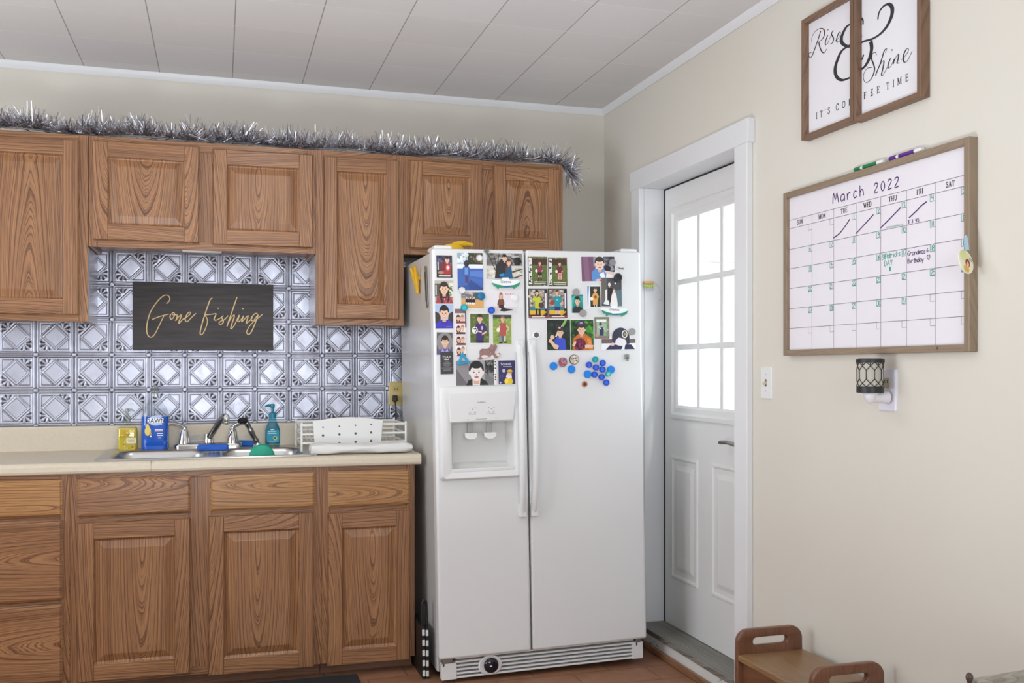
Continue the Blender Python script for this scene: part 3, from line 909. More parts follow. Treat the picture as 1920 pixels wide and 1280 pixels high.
m.use(ink('f2f4fa')).box(.002, .034, y - .0005, y - .0002, .085, .088).box(.000, .034, y - .0005, y - .0002, .079, .083).box(.010, .034, y - .0005, y - .0002, .068, .072).box(.010, .034, y - .0005, y - .0002, .059, .062).box(.014, .026, y - .0005, y - .0002, .050, .0515)
m.use(ink('e05050')).box(.000, .034, y - .0006, y - .0003, .0835, .0848)
m.build('label', t)

# teal hand soap
t = thing('hand_soap_bottle', 'teal hand soap bottle with pump right of the faucet', 'bottle', (.232, 4.53, ZR))
TL = mat('teal_soap', '1590a8', .12, 0, Transmission_Weight=.2)
m = MB().use(TL); rbox(m, .062, .042, [(0.012, .95), (.014, 1), (.07, 1), (.085, .9), (.104, .62)], .018); m.build('liquid', t, smooth=40)
m = MB().use(TEALP); rbox(m, .066, .046, [(0, .95), (.004, 1), (.074, 1), (.09, .88), (.108, .62), (.122, .5), (.128, .34)], .02); m.build('bottle_body', t, smooth=40)
m = MB(); y = -.0234
m.use(ink('1c9ab8')).flat(rrect(-.027, .027, .02, .074, .006), y)
m.use(ink('d8e070')).disc(.010, .038, .009, .009, y - .0002, 16).use(ink('205a5a')).disc(.010, .038, .0055, .0055, y - .0004, 12)
m.use(ink('eaf6fa')).box(-.022, .012, y - .0004, y - .0001, .066, .068).box(-.022, .016, y - .0004, y - .0001, .058, .060).box(-.02, .02, y - .0004, y - .0001, .024, .0255)
m.build('label', t)
pump(t, 0, .126, mat('teal_plastic', '0f7f96', .3), -1, 1.3)

# blue scrubbing brush lying across the divider
t = thing('dish_brush', 'blue dish brush with clear handle lying on the sink divider', 'brush', (-.025, 4.27, ZR + .002), (0, 0, R(-6)))
MB().use(mat('blue_plastic', '1c5cc0', .4)).box(-.062, .062, -.02, .03, .004, .032).build('brush_head', t, bevel=.008, seg=3)
MB().use(CLEARP).tube([(-.022, -.014, .014), (-.046, -.050, .008), (-.066, -.092, -.020)], [.007, .009, .010], 10).build('handle', t, smooth=50)
m = MB().use(mat('white_bristles', 'e6e6e4', .5))
for i in range(90): a = rnd.uniform(-.055, .055); b = rnd.uniform(-.012, .024); m.tube([(a, b, .006), (a, b, -.001)], .0009, 4, False)
o = m.build('bristles', t); o['kind'] = 'stuff'
# blue sponge behind the right lever
t = thing('sponge', 'blue sponge lying behind the right faucet handle', 'sponge', (.112, 4.573, ZR))
MB().use(mat('blue_sponge', '2f74d0', .8)).at(rot=(0, R(3), 0)).box(-.045, .045, -.012, .012, .0, .026).build('sponge_body', t, bevel=.006, seg=3)
# clear bristle brush behind the left lever
t = thing('scrub_brush', 'white bristle brush lying behind the left faucet handle', 'brush', (-.118, 4.578, ZR))
MB().use(mat('pale_plastic', 'd8d8d4', .4)).box(-.034, .05, -.007, .007, .0225, .031).build('brush_back', t, bevel=.003)
m = MB().use(mat('white_bristles', 'e6e6e4', .5))
for i in range(26):
    a = -.032 + i * .003
    for b in (-.004, .003): m.tube([(a, b, .03), (a + rnd.uniform(-.008, .008), b + rnd.uniform(-.004, .002), .054 + rnd.uniform(-.006, .006))], .0008, 4, False).tube([(a, b, .023), (a + .004, b, .0)], .0008, 4, False)
o = m.build('bristles', t); o['kind'] = 'stuff'
# green round scrubber at the front wall of the right bowl
t = thing('dish_scrubber', 'round green silicone scrubber standing in the right sink bowl', 'scrubber', (.168, 4.112, .906), (R(-8), 0, 0))
m = MB().use(mat('green_silicone', '12977a', .45)).at(rot=(R(90), 0, 0)); m.lathe([(0, -.011), (.044, -.011), (.0505, -.006), (.052, 0), (.0505, .006), (.044, .011), (0, .011)], 40); m.build('disc', t, smooth=45)
m = MB().use(mat('green_silicone', '12977a', .45))
for i in range(7):
    for j in range(7):
        a, b = (i - 3) * .011, (j - 3) * .011
        if math.hypot(a, b) < .038: m.tube([(a, .010, b), (a, .017, b)], .002, 5)
o = m.build('nubs', t)

# dish rack
t = thing('dish_rack', 'white wire dish rack on the worktop right of the sink', 'rack', (.335, 4.20, ZR))
RW, RD, RH = .447, .30, .122
m = MB().use(WIRE)
for z, r in ((.034, .0055), (.072, .0055), (.110, .0065)):
    m.tube([(0, 0, z), (RW, 0, z)], r, 8).tube([(0, RD, z), (RW, RD, z)], r, 8).tube([(0, 0, z), (0, RD, z)], r * .7, 8).tube([(RW, 0, z), (RW, RD, z)], r * .7, 8)
m.build('side_rails', t, smooth=60)
for x in (.0, RW):
    for y in (0, RD):
        MB().use(WIRE).tube([(x, y, .0 if x == 0 else ZK - ZR), (x, y, RH)], .0055, 8).build('post', t, smooth=60)
m = MB().use(WIRE)
for i in range(24): x = .02 + i * .0178; m.tube([(x, 0, .036), (x, RD, .036)], .0016, 5, False)
for i in range(12): x = .02 + i * .017; m.tube([(x, RD - .08, .036), (x, RD - .075, .085), (x, RD - .05, .085), (x, RD - .045, .036)], .0014, 5, False)
m.build('grid', t, smooth=60)
m = MB().use(mat('pale_plastic_panel', 'e4e4e2', .4))
m.at((0, 0, .011)); top = [(x, .118 + .014 * math.sin(math.pi * (x - .045) / .30)) for x in np.linspace(.045, .345, 16)]
poly = [(.055, .0), (.335, .006), (.345, .118)] + [(x, z) for x, z in reversed(top)][1:]
m.prism(poly, -.012, -.0075)
pn = m.build('cutlery_panel', t, bevel=.002)
for i, x in enumerate((.088, .157, .226, .293)):
    for z, r in ((.020, .0052), (.056, .0052), (.091, .0035)): MB().use(mat('panel_hole_shadow', '5a5a58', .8)).at((x, -.0122, z + .011 + i * .003), (R(90), 0, 0)).lathe([(r, -.001), (r, .0004), (0, .0004)], 12).build('hole', pn)
# rolled white drying mat in front of the rack
t = thing('drying_mat', 'rolled white drying mat lying in front of the dish rack', 'mat', (.362, 4.095, ZK))
m = MB().use(mat('white_vinyl', 'dededc', .5)); L = []
for i in range(44):
    x = i / 43 * .42; lp = []
    k = .82 + .18 * min(1, i / 6); kz = 1 - .35 * max(0, (i - 40) / 3)
    for a in np.linspace(0, 2 * math.pi, 20, endpoint=False):
        ry = .046 * k; rz = .0225 * (1 + .12 * math.sin(x * 17)) * (.86 + .14 * math.sin(i * .21 + 1)) * (1.0 + .12 * i / 43) * kz
        c, s_ = math.cos(a), math.sin(a)
        wr = .0016 * math.sin(a * 5 + x * 25) + .0010 * math.sin(a * 3 - x * 60)
        yy = math.copysign(abs(c) ** .7, c) * (ry + wr); zz = math.copysign(abs(s_) ** .8, s_) * (rz + wr) + .024
        lp.append((x, yy + .004 * math.sin(x * 14), max(zz, .0006)))
    L.append(lp)
m.loft(L); o = m.build('roll', t, smooth=60)
m = MB().use(mat('white_vinyl_edge', 'c9c8c4', .5))
sp = [(-.002, .030 * (1 - k / 26) * math.cos(k * .55) * .95, .024 + .019 * (1 - k / 26) * math.sin(k * .55)) for k in range(24)]
m.tube(sp, .0022, 6); m.build('roll_end', t, smooth=60)

# outlet on the backsplash next to the refrigerator, with a black plug
t = thing('backsplash_outlet', 'yellowed outlet plate with a black plug on the tin backsplash', 'outlet', (.814, YB - .006, 1.148))
m = MB().use(mat('yellowed_plastic', 'cdb978', .4)); m.loft([[(x, y, z) for x, z in rrect(-.035 + i, .035 - i, -.057 + i, .057 - i, .004, 3)] for i, y in ((0, -.001), (0, -.004), (.003, -.0065))]); m.build('plate', t, smooth=30)
m = MB().use(mat('yellowed_plastic_face', 'c2ac68', .4)); m.prism(rrect(-.016, .016, .008, .036, .008), -.009, -.004); m.prism(rrect(-.016, .016, -.036, -.008, .008), -.009, -.004); m.build('socket', t)
m = MB().use(BLACK).box(-.007, -.004, -.0094, -.0085, .016, .026).box(.004, .007, -.0094, -.0085, .016, .026); m.build('slots', t)
t = thing('power_plug', 'black plug and cord in the yellowed outlet beside the refrigerator', 'plug', (.805, YB - .015, 1.126))
MB().use(BLACK).box(-.011, .011, -.03, .0, -.016, .014).build('plug_body', t, bevel=.005)
MB().use(BLACK).tube(smooth_pts([(0, -.02, -.012), (.002, -.03, -.04), (.004, -.02, -.09), (.003, -.006, -.128)], 5), .0035, 8).build('cord', t, smooth=60)

# ---------------------------------------------------------------- refrigerator (leans a little to the left, like its floor)
PHI = R(1.05)
FR = (0, -PHI, 0)
F0 = Vector((.845, 3.80, .003)); FM = Matrix.Translation(F0) @ Euler(FR).to_matrix().to_4x4()
f = thing('refrigerator', 'white side by side refrigerator with ice dispenser covered in photos', 'refrigerator', F0, FR)
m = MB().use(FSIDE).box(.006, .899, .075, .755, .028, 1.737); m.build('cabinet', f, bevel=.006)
m = MB().use(GASKET).box(.012, .893, .058, .077, .115, 1.735); m.build('gasket', f)
m = MB().use(FRIDGE); holed(m, 0, .3865, .098, 1.7455, .06, .325, .853, 1.047, 0, .06)
dl = m.build('door', f, bevel=.010, seg=4, smooth=40); tag(dl, 'narrow freezer door with the ice dispenser')
m = MB().use(FRIDGE).box(.3935, .905, 0, .06, .098, 1.7455); dR = m.build('door', f, bevel=.010, seg=4, smooth=40); tag(dR, 'wide right hand door')
# dispenser surround: thick curved frame with an opening
m = MB().use(FRIDGE2)
o_, i_ = (.012, .356, .815, 1.193), (.064, .323, .853, 1.046)


def frm(k, y, ins):   # k 0 outer .. 1 inner
    a = [o_[j] * (1 - k) + i_[j] * k for j in range(4)]
    return [(x, y, z) for x, z in rrect(a[0] + ins, a[1] - ins, a[2] + ins, a[3] - ins, .012 * (1 - k) + .004, 4)]


m.loft([frm(0, 0, 0), frm(0, -.010, .002), frm(0, -.017, .010), frm(.25, -.021, 0), frm(.8, -.017, 0), frm(1, -.012, -.001), frm(1, 0, -.001), frm(1, .004, -.001)], cap=False)
dsp = m.build('dispenser_frame', dl, smooth=50)
m = MB().use(mat('dispenser_recess', 'd8d8d6', .4))   # recess box, open at the front
a, b, c, d = .062, .325, .851, 1.048
yb = .054
m.add([(a, 0, c), (b, 0, c), (b, 0, d), (a, 0, d), (a + .02, yb, c + .03), (b - .02, yb, c + .03), (b - .02, yb, d), (a + .02, yb, d)], [(4, 5, 6, 7), (0, 1, 5, 4), (1, 2, 6, 5), (3, 0, 4, 7), (2, 3, 7, 6)])
m.build('recess', dsp)
m = MB().use(FRIDGE2); m.prism([(.062, .846), (.325, .846), (.325, .862), (.062, .862)], -.016, .03); m.build('drip_tray', dsp, bevel=.004)
m = MB().use(FRIDGE2); m.prism([(.058, 1.049), (.32, 1.052)] + [(.335, 1.168), (.052, 1.165)], -.0225, -.012); m.build('control_panel', dsp, bevel=.003)
m = MB().use(mat('grey_print', '8e8e8e', .5)); y = -.0229
m.box(.170, .178, y - .0002, y, 1.126, 1.1285).box(.179, .193, y - .0002, y, 1.126, 1.129).box(.194, .204, y - .0002, y, 1.126, 1.1285)
m.build('brand_print', dsp)
for cx in (.148, .226):
    m = MB().use(mat('grey_print', '8e8e8e', .5))
    for i in range(3): m.box(cx - .012 + i * .011, cx - .008 + i * .011, y - .0002, y, 1.103 + (i == 1) * -.005, 1.106 + (i == 1) * -.005)
    for i in range(2): m.stroke([(cx - .013 + i * .02, 1.083), (cx - .010 + i * .02, 1.091), (cx - .006 + i * .02, 1.083)], .0016, y)
    m.box(cx - .016, cx + .016, y - .0002, y, 1.079, 1.0804); m.build('control_icons', dsp)
m = MB().use(mat('grey_print', '8e8e8e', .5))
m.box(.163, .208, y - .0002, y, 1.0585, 1.0605).box(.125, .135, y - .0002, y, 1.0575, 1.0588).box(.24, .255, y - .0002, y, 1.0605, 1.062)
m.build('control_caption', dsp)
for cx in (.147, .228):
    m = MB().use(mat('paddle_stem_grey', 'a6a6a6', .4)).prism([(cx - .011, 1.05), (cx + .011, 1.05), (cx + .010, .998), (cx - .010, .998)], .012, .024)
    p = m.build('dispenser_paddle', dsp, bevel=.003)
    m = MB().use(FRIDGE2); m.loft([[(cx - .026 + q * 0, y, 1.003), (cx + .026, y, 1.003), (cx + .024, y, .984), (cx + .010, y - .004, .977), (cx - .010, y - .004, .977), (cx - .024, y, .984)] for q, y in ((0, -.004), (1, .014))]); m.build('paddle', p, bevel=.003)
# handles
for nm, cu, par in (('l', .3475, dl), ('r', .4045, dR)):
    m = MB().use(FRIDGE2); L = []
    for k in range(29):
        q = k / 28; z = .664 + q * .700; bow = .050 * (math.sin(math.pi * min(max((q - .02) / .96, 0), 1)) ** .55)
        w = .0135; cx = cu + (.010 if nm == 'l' else .002) * (1 - math.sin(math.pi * q) ** .6)
        L.append([(cx + a, b - bow, z) for a, b in ((-w, -.002), (-w + .004, -.014), (0, -.018), (w - .004, -.014), (w, -.002), (w - .005, .002), (-w + .005, .002))])
    m.loft(L); h = m.build('handle', par, smooth=60)
    for z0 in (.664, 1.335):
        cx = cu + (.010 if nm == 'l' else .002)
        MB().use(FRIDGE2).box(cx - .0155, cx + .0155, -.019, .004, z0 - .012, z0 + .042).build('handle_mount', h, bevel=.004, seg=3)
# hinge covers on top
for x0, x1 in ((.012, .085), (.820, .895)):
    MB().use(FRIDGE2).box(x0, x1, .012, .15, 1.743, 1.760).build('hinge_cover', f, bevel=.006)
# base grille
m = MB().use(FRIDGE2); gz0, gz1 = .010, .094
m.box(.012, .075, .018, .05, gz0, .076).box(.845, .893, .018, .05, gz0, .082)
for i in range(6):
    z = gz0 + .002 + i * .0155; m.box(.07, .85, .020, .045, z, z + .0075)
gr = m.build('base_grille', f, bevel=.0015, seg=1)
MB().use(DGREY).box(.05, .86, .046, .052, gz0, gz1).build('grille_backing', gr)
m = MB().use(FRIDGE2); m.at((.215, .021, .052), (R(90), 0, 0)); m.lathe([(.040, -.002), (.040, .003), (.036, .006), (.030, .004), (0, .003)], 28, sx=1.25); fb = m.build('filter_housing', gr, smooth=40)
m = MB().use(DARKGLASS).at((.218, .013, .052), (R(90), 0, 0)); m.lathe([(.031, 0), (.029, .006), (.02, .011), (0, .013)], 26); m.build('filter_knob', fb, smooth=50)
m = MB().use(mat('white_print', 'f0f0f0', .4)).at(); m.box(.209, .218, -.0006, -.0001, .051, .055).build('knob_mark', fb)
for x, s in ((.028, 1), (.872, -1)):
    m = MB().use(mat('grey_metal_bracket', '8c8a84', .4, .6)).box(x - .012, x + .03 if s > 0 else x + .012, .016, .04, .08, .096).box(x - .012, x - .002, .018, .03, .064, .09); m.build('hinge_bracket', f, bevel=.002)
for x in (.05, .85):
    MB().use(BLACK).at((x, .12, -.004 + (.0 if x < .5 else -.012))).lathe([(.02, 0), (.02, .012), (.008, .013), (.008, .04)], 14).build('leveling_foot', f, smooth=40)
    MB().use(BLACK).at((x, .65, -.004 + (.0 if x < .5 else -.012))).lathe([(.02, 0), (.02, .012), (.008, .013), (.008, .04)], 14).build('leveling_foot', f, smooth=40)

# things on the refrigerator top and left side


def on_fridge(u, w, y=0):
    return FM @ Vector((u, y, w))


t = thing('plush_toy', 'small yellow plush toy lying on top of the refrigerator', 'toy', on_fridge(.135, 1.739, .20), FR)
YP = mat('yellow_plush', 'e0b428', .8)
m = MB().use(YP); m.at((0, 0, .026)); m.lathe([(0, -.026), (.022, -.022), (.034, -.008), (.036, .008), (.026, .022), (0, .028)], 16, sx=1.25); m.build('body', t, smooth=60)
m = MB().use(YP); m.tube(smooth_pts([(.0, 0, .045), (.03, -.005, .052), (.06, -.008, .05), (.085, -.01, .046)], 4), [.012] * 8 + [.008] * 4 + [.004], 8); m.build('arm', t, smooth=60)
m = MB().use(YP); m.tube([(-.03, -.01, .010), (-.06, -.015, .008), (-.08, -.016, .007)], [.01, .007, .004], 8); m.build('leg', t, smooth=60)


def on_side(y, w):      # on the left flank of the refrigerator
    return FM @ Vector((.006, y, w))


# two chip clips on the left flank
def side_rot(a=0): return Euler((0, -PHI, R(-90))) if a == 0 else (Matrix.Rotation(-PHI, 4, 'Y') @ Matrix.Rotation(R(-90), 4, 'Z') @ Matrix.Rotation(R(a), 4, 'Y')).to_euler()


t = thing('bag_clip', 'yellow plastic bag clip sticking to the refrigerator side', 'clip', on_side(.285, 1.655), side_rot())
YC = mat('yellow_clip_plastic', 'd9a51e', .35)
for s in (-1, 1):
    m = MB().use(YC); L = [(s * .004, -.010, -.070), (s * .012, -.014, -.03), (s * .020, -.02, .0), (s * .042, -.03, .042)]
    m.tube(smooth_pts(L, 4), [.007] * 4 + [.010] * 6 + [.007] * 3, 8); m.build('jaw', t, smooth=60)
MB().use(YC).box(-.018, .018, -.022, 0, -.012, .004).build('magnet_base', t, bevel=.003)
t = thing('metal_clip', 'long grey metal clip hanging on the refrigerator side', 'clip', on_side(.135, 1.610), side_rot(-7))
m = MB().use(mat('dull_steel', '8a8a86', .35, .9)); m.prism(rrect(-.013, .013, -.095, .08, .011, 4), -.006, -.001); m.build('strip', t, bevel=.002)
MB().use(mat('dull_steel_dark', '5c5c5a', .4, .8)).prism(rrect(-.005, .005, -.07, .055, .004, 4), -.009, -.005).build('slot', t)

# ---------------------------------------------------------------- photos and magnets on the doors
SK = 'e8bfa4'


class Card:
    """flat print lying on the refrigerator door; picture coordinates run 0..1, y down"""

    def __init__(s, w, h, border=.0, base='f0eeec', layer=0):
        s.w, s.h, s.b = w, h, border; s.m = MB(); s.layer = layer
        s.m.use(ink(base)); s.m.box(-w / 2 - border, w / 2 + border, -.0005, 0, -h / 2 - border, h / 2 + border); s.k = 1

    def P(s, x, y): return ((min(max(x, 0), 1) - .5) * s.w, (.5 - min(max(y, 0), 1)) * s.h)

    def y(s): s.k += 1; return -.0005 - s.k * .00003

    def r(s, c, x0, y0, x1, y1): s.m.use(ink(c)).flat([s.P(x0, y0), s.P(x1, y0), s.P(x1, y1), s.P(x0, y1)], s.y()); return s

    def p(s, c, *pts): s.m.use(ink(c)).flat([s.P(*q) for q in pts], s.y()); return s

    def e(s, c, cx, cy, rx, ry, n=18):
        s.m.use(ink(c)).flat([s.P(cx + rx * math.cos(2 * math.pi * i / n), cy + ry * math.sin(2 * math.pi * i / n)) for i in range(n)], s.y()); return s

    def spots(s, cols, n, x0, y0, x1, y1, rx, ry, seed=1):
        r = random.Random(seed)
        for i in range(n): s.e(r.choice(cols), r.uniform(x0, x1), r.uniform(y0, y1), rx * r.uniform(.5, 1.3), ry * r.uniform(.5, 1.3), 7)
        return s

    def text(s, c, body, x, y, size, sx=1): q = s.P(x, y); s.m.use(ink(c)).text(body, q[0], q[1], size, s.y(), sx=sx); return s

    def face(s, cx, cy, rx, ry, hair='2e211a', skin=SK, long=False, smile=True, fringe=.55):
        if long: s.e(hair, cx, cy + ry * .25, rx * 1.32, ry * 1.45)
        s.e(hair, cx, cy - ry * .28, rx * 1.12, ry * .98)
        s.e(skin, cx - rx * 1.0, cy + ry * .1, rx * .17, ry * .22, 8); s.e(skin, cx + rx * 1.0, cy + ry * .1, rx * .17, ry * .22, 8)
        s.r('d8a88c', cx - rx * .42, cy + ry * .5, cx + rx * .42, cy + ry * 1.35)
        s.e(skin, cx, cy + ry * .12, rx * .94, ry * .92)
        s.e(hair, cx, cy - ry * (.62 + fringe * .12), rx * .86, ry * .36)
        for k in (-1, 1): s.e('3a2a24', cx + k * rx * .38, cy + ry * .06, rx * .12, ry * .07, 8); s.e('8a6450', cx + k * rx * .38, cy - ry * .10, rx * .2, ry * .035, 8)
        s.e('d49a80', cx, cy + ry * .30, rx * .12, ry * .10, 8)
        s.e('b06a62', cx, cy + ry * .58, rx * .34, ry * .11, 10)
        if smile: s.e('f6f0ec', cx, cy + ry * .56, rx * .26, ry * .055, 10)
        return s

    def kid(s, cx, top, sc_, shirt, shorts, hair='4a3020', legs=SK, sock='f0f0f0', ball=None, shoe='222222', arm=True, long=False):
        u = sc_
        s.p(shirt, (cx - .16 * u, top + .26 * u), (cx + .16 * u, top + .26 * u), (cx + .27 * u, top + .46 * u), (cx + .18 * u, top + .50 * u), (cx + .15 * u, top + .62 * u), (cx - .15 * u, top + .62 * u), (cx - .18 * u, top + .50 * u), (cx - .27 * u, top + .46 * u))
        s.p(SK, (cx + .27 * u, top + .45 * u), (cx + .20 * u, top + .49 * u), (cx + .11 * u, top + .55 * u), (cx + .14 * u, top + .58 * u), (cx + .25 * u, top + .52 * u))
        s.p(SK, (cx - .27 * u, top + .45 * u), (cx - .18 * u, top + .49 * u), (cx - .20 * u, top + .56 * u), (cx - .26 * u, top + .55 * u))
        s.p(shorts, (cx - .15 * u, top + .60 * u), (cx + .15 * u, top + .60 * u), (cx + .17 * u, top + .78 * u), (cx + .02 * u, top + .78 * u), (cx, top + .70 * u), (cx - .02 * u, top + .78 * u), (cx - .17 * u, top + .78 * u))
        for k in (-1, 1):
            s.r(legs, cx + k * .085 * u - .045 * u, top + .77 * u, cx + k * .085 * u + .045 * u, top + .88 * u)
            s.r(sock, cx + k * .085 * u - .045 * u, top + .87 * u, cx + k * .085 * u + .045 * u, top + .97 * u)
            s.e(shoe, cx + k * .10 * u, top + .98 * u, .07 * u, .025 * u, 8)
        s.face(cx, top + .13 * u, .085 * u / 1.0, .12 * u, hair, long=long)
        if ball: s.e(ball, cx - .27 * u, top + .53 * u, .10 * u, .085 * u)
        return s

    def put(s, label, u, w, tilt=0, group='photos on the refrigerator doors', name='photo_print', cat='photo'):
        o = s.m.build(name, None, loc=on_fridge(u, w, -.0012 - s.layer * .0012), rot=(Matrix.Rotation(-PHI, 4, 'Y') @ Matrix.Rotation(R(tilt), 4, 'Y')).to_euler())
        return tag(o, label, cat, group)


c = Card(.0636, .0886, base='1c1a20'); c.r('4a4660', .04, .03, .96, .86).spots(['6a6488', '2e2a3a', '8a8498', '3a3040'], 26, .05, .05, .95, .5, .1, .07, 2)
c.p('a8323a', (.28, .42), (.5, .33), (.8, .33), (.95, .45), (.88, .86), (.34, .86)).e('7c2a30', .42, .50, .2, .2).e('d88c84', .72, .55, .13, .13).e('f0e0d8', .72, .55, .07, .07).face(.68, .2, .13, .13, '2a2024').r('f4f0ee', .06, .3, .12, .66).p('2a2428', (.05, .66), (.4, .7), (.45, .86), (.05, .86)).e('b08868', .26, .78, .2, .07).r('1a1618', 0, .87, 1, 1).r('f2ece8', .12, .9, .92, .955)
c.put('sports card of a player in red football jersey, top left', .0486, 1.6734, 0)
c = Card(.0756, .0929, .001); c.r('b9b6ac', 0, 0, 1, 1).r('5c564c', 0, .14, .3, .7).r('e4e6d2', .76, .1, 1, .7).spots(['50603c', '8aa06a', 'f4f4ee'], 14, .78, .2, .98, .66, .05, .05, 4).r('d8d4ca', .04, .2, .1, .64)
c.p('a8444c', (.04, 1), (.12, .74), (.35, .62), (.66, .62), (.9, .74), (.98, 1)).spots(['d88890', '7a2c34', 'c05a60', '9a343c'], 40, .1, .7, .92, .98, .035, .03, 5).p('f0ded6', (.42, .62), (.6, .62), (.52, .86)).face(.5, .36, .215, .25, '35241e', long=True).p('2e2220', (.3, .4), (.36, .66), (.44, .98), (.36, .98), (.26, .7)).p('2e2220', (.7, .4), (.72, .66), (.66, .94), (.72, .94), (.8, .7))
c.put('portrait of smiling person with dark pigtails and red plaid shirt', .0453, 1.5713)
c = Card(.0734, .0972, .001); c.r('a9c0e0', 0, 0, 1, 1).p('3a3028', (0, .3), (.3, .4), (.3, .75), (0, .8)).p('3a3028', (1, .3), (.75, .4), (.7, .75), (1, .8)).p('3d38b4', (0, 1), (.02, .8), (.3, .64), (.72, .64), (.98, .78), (1, 1)).p('2c2890', (.3, .64), (.5, .8), (.4, .84)).p('2c2890', (.72, .64), (.52, .8), (.64, .84)).face(.5, .37, .24, .27, '1e1a1c').r('8c88d0', .6, .92, .92, .94)
c.put('school portrait of smiling person in blue polo shirt', .0442, 1.4741)
c = Card(.0656, .0897, .001); c.r('5e5a5c', 0, 0, 1, 1).e('8e8a8c', .5, .45, .5, .45).p('5e5290', (0, 1), (.04, .86), (.34, .7), (.7, .7), (.94, .82), (1, 1)).p('a69cd0', (.34, .7), (.5, .86), (.3, .92)).p('a69cd0', (.68, .7), (.54, .86), (.76, .92)).face(.52, .42, .2, .23, '2c201c')
c.put('grey backdrop portrait of dark haired person in purple collared shirt', .0441, 1.3647, 1.5)
c = Card(.0527, .0898, base='3a373a', layer=1); c.text('e8e4e0', 'TEAM', .5, .30, .0145).r('e0dcd8', .30, .345, .64, .375)
for i, (y0, a) in enumerate(((.44, .34), (.49, .25), (.53, .2), (.57, .25), (.61, .2), (.66, .3), (.72, .08), (.76, .25), (.80, .2), (.84, .22))): c.r('98949a', a, y0, 1 - a, y0 + .016)
c.put('dark grey TEAM schedule card with small pale text lines', .0515, 1.2876, group='papers on the refrigerator doors', name='schedule_card', cat='card')
c = Card(.1059, .1507, .001); c.r('b8cad8', 0, 0, .5, .34).r('3e4234', .42, 0, 1, .34).spots(['2a3a2c', '5a4a34', '6e5a3c', '30402c', '8a7a5c'], 40, .45, .02, .98, .3, .05, .05, 8).spots(['dce6ee', '9ab0c0', 'f0f4f8'], 20, .03, .03, .42, .26, .07, .07, 9).r('eef2f8', 0, .31, 1, .42).r('3f67b4', 0, .42, 1, 1).p('5a80cc', (.45, .5), (1, .48), (1, .66), (.5, .62)).p('2c4c92', (.5, .72), (1, .95), (1, 1), (.3, 1)).p('34569e', (0, .9), (.4, .86), (.5, 1), (0, 1)).p('4a6cb8', (.5, .68), (.98, .72), (.96, .82), (.6, .76))
c.p('3c62a8', (.2, .42), (.26, .36), (.44, .36), (.5, .44), (.48, .62), (.44, .63), (.42, .62), (.28, .62), (.2, .6)).p('6a94d8', (.28, .4), (.42, .4), (.42, .58), (.28, .58)).r('5a3a5a', .3, .62, .36, .8).r('5a3a5a', .37, .62, .43, .82).e('2c2c34', .36, .29, .1, .09).e('3a3440', .36, .24, .07, .05)
c.put('photo of a child in blue coat on a blue pool cover', .1545, 1.6541, 0)
c = Card(.1520, .1029, .001); c.r('8c8a86', 0, 0, 1, 1).spots(['a6a49e', '706c68', '5a5654', 'c0beb8'], 50, 0, 0, 1, .5, .09, .05, 12).r('d8d4ca', 0, .5, 1, 1).spots(['c4bcae', 'eae6de', 'b0a898'], 30, 0, .55, 1, .98, .07, .05, 13)
for a, b in (((.02, 0), (.24, .7)), ((.2, .1), (.26, .6)), ((.34, 0), (.28, .5)), ((.46, .05), (.40, .4))): c.p('3c3836', a, (a[0] + .02, a[1]), (b[0] + .02, b[1]), b)
c.p('4c4642', (.7, .72), (1, .6), (1, .64), (.72, .78)).p('5a544e', (.7, .98), (1, .84), (1, .88), (.8, 1))
c.p('2e2a2c', (.22, 1), (.27, .45), (.40, .25), (.55, .3), (.6, 1)).face(.50, .2, .065, .13, '241e1e').p('155a86', (.36, .92), (.5, .78), (.56, .55), (.68, .5), (.72, 1), (.4, 1)).face(.615, .38, .055, .12, '6a3c2a', long=True).p('6a4030', (.54, .45), (.56, .75), (.5, .8)).p('2a90cc', (.34, .84), (.46, .8), (.48, .9), (.36, .92))
c.put('photo of a couple hugging before bare winter trees', .2995, 1.6788)


def skate(label, u, w, W, tilt=0):
    m = MB(); y = -.006
    m.use(ink('f2f4f4')).prism([(-W * .5, .004), (-W * .42, -.010), (-W * .30, -.018), (W * .36, -.018), (W * .46, -.010), (W * .5, .003), (W * .46, .012), (W * .14, .013), (W * .10, .022), (-W * .10, .022), (-W * .14, .013), (-W * .46, .012)], y, 0)
    m.use(ink('2a9472')).flat([(-W * .5, .003), (-W * .42, -.011), (-W * .30, -.0185), (W * .36, -.0185), (W * .47, -.010), (W * .5, .003), (W * .3, -.008), (0, -.013), (-W * .3, -.006)], y - .0002)
    m.use(ink('2a6aa8')).flat([(-W * .1, -.0125), (W * .22, -.010), (W * .1, -.018), (-W * .04, -.0185)], y - .0004)
    m.use(ink('a8e0d0')).flat([(-W * .44, .002), (-W * .3, -.004), (-W * .05, -.011), (-W * .3, -.0065)], y - .0005)
    m.use(ink('26263a')).text('Gizmos', 0, .0005, .0145, y - .0006)
    m.use(ink('2e4a44')).disc(-W * .27, -.0205, .0035, .0035, y + .002, 10).disc(W * .29, -.0205, .0035, .0035, y + .002, 10)
    o = m.build('skateboard_magnet', None, loc=on_fridge(u, w, -.0035), rot=(Matrix.Rotation(-PHI + R(tilt), 4, 'Y')).to_euler())
    tag(o, label, 'magnet', 'skateboard shaped magnets')


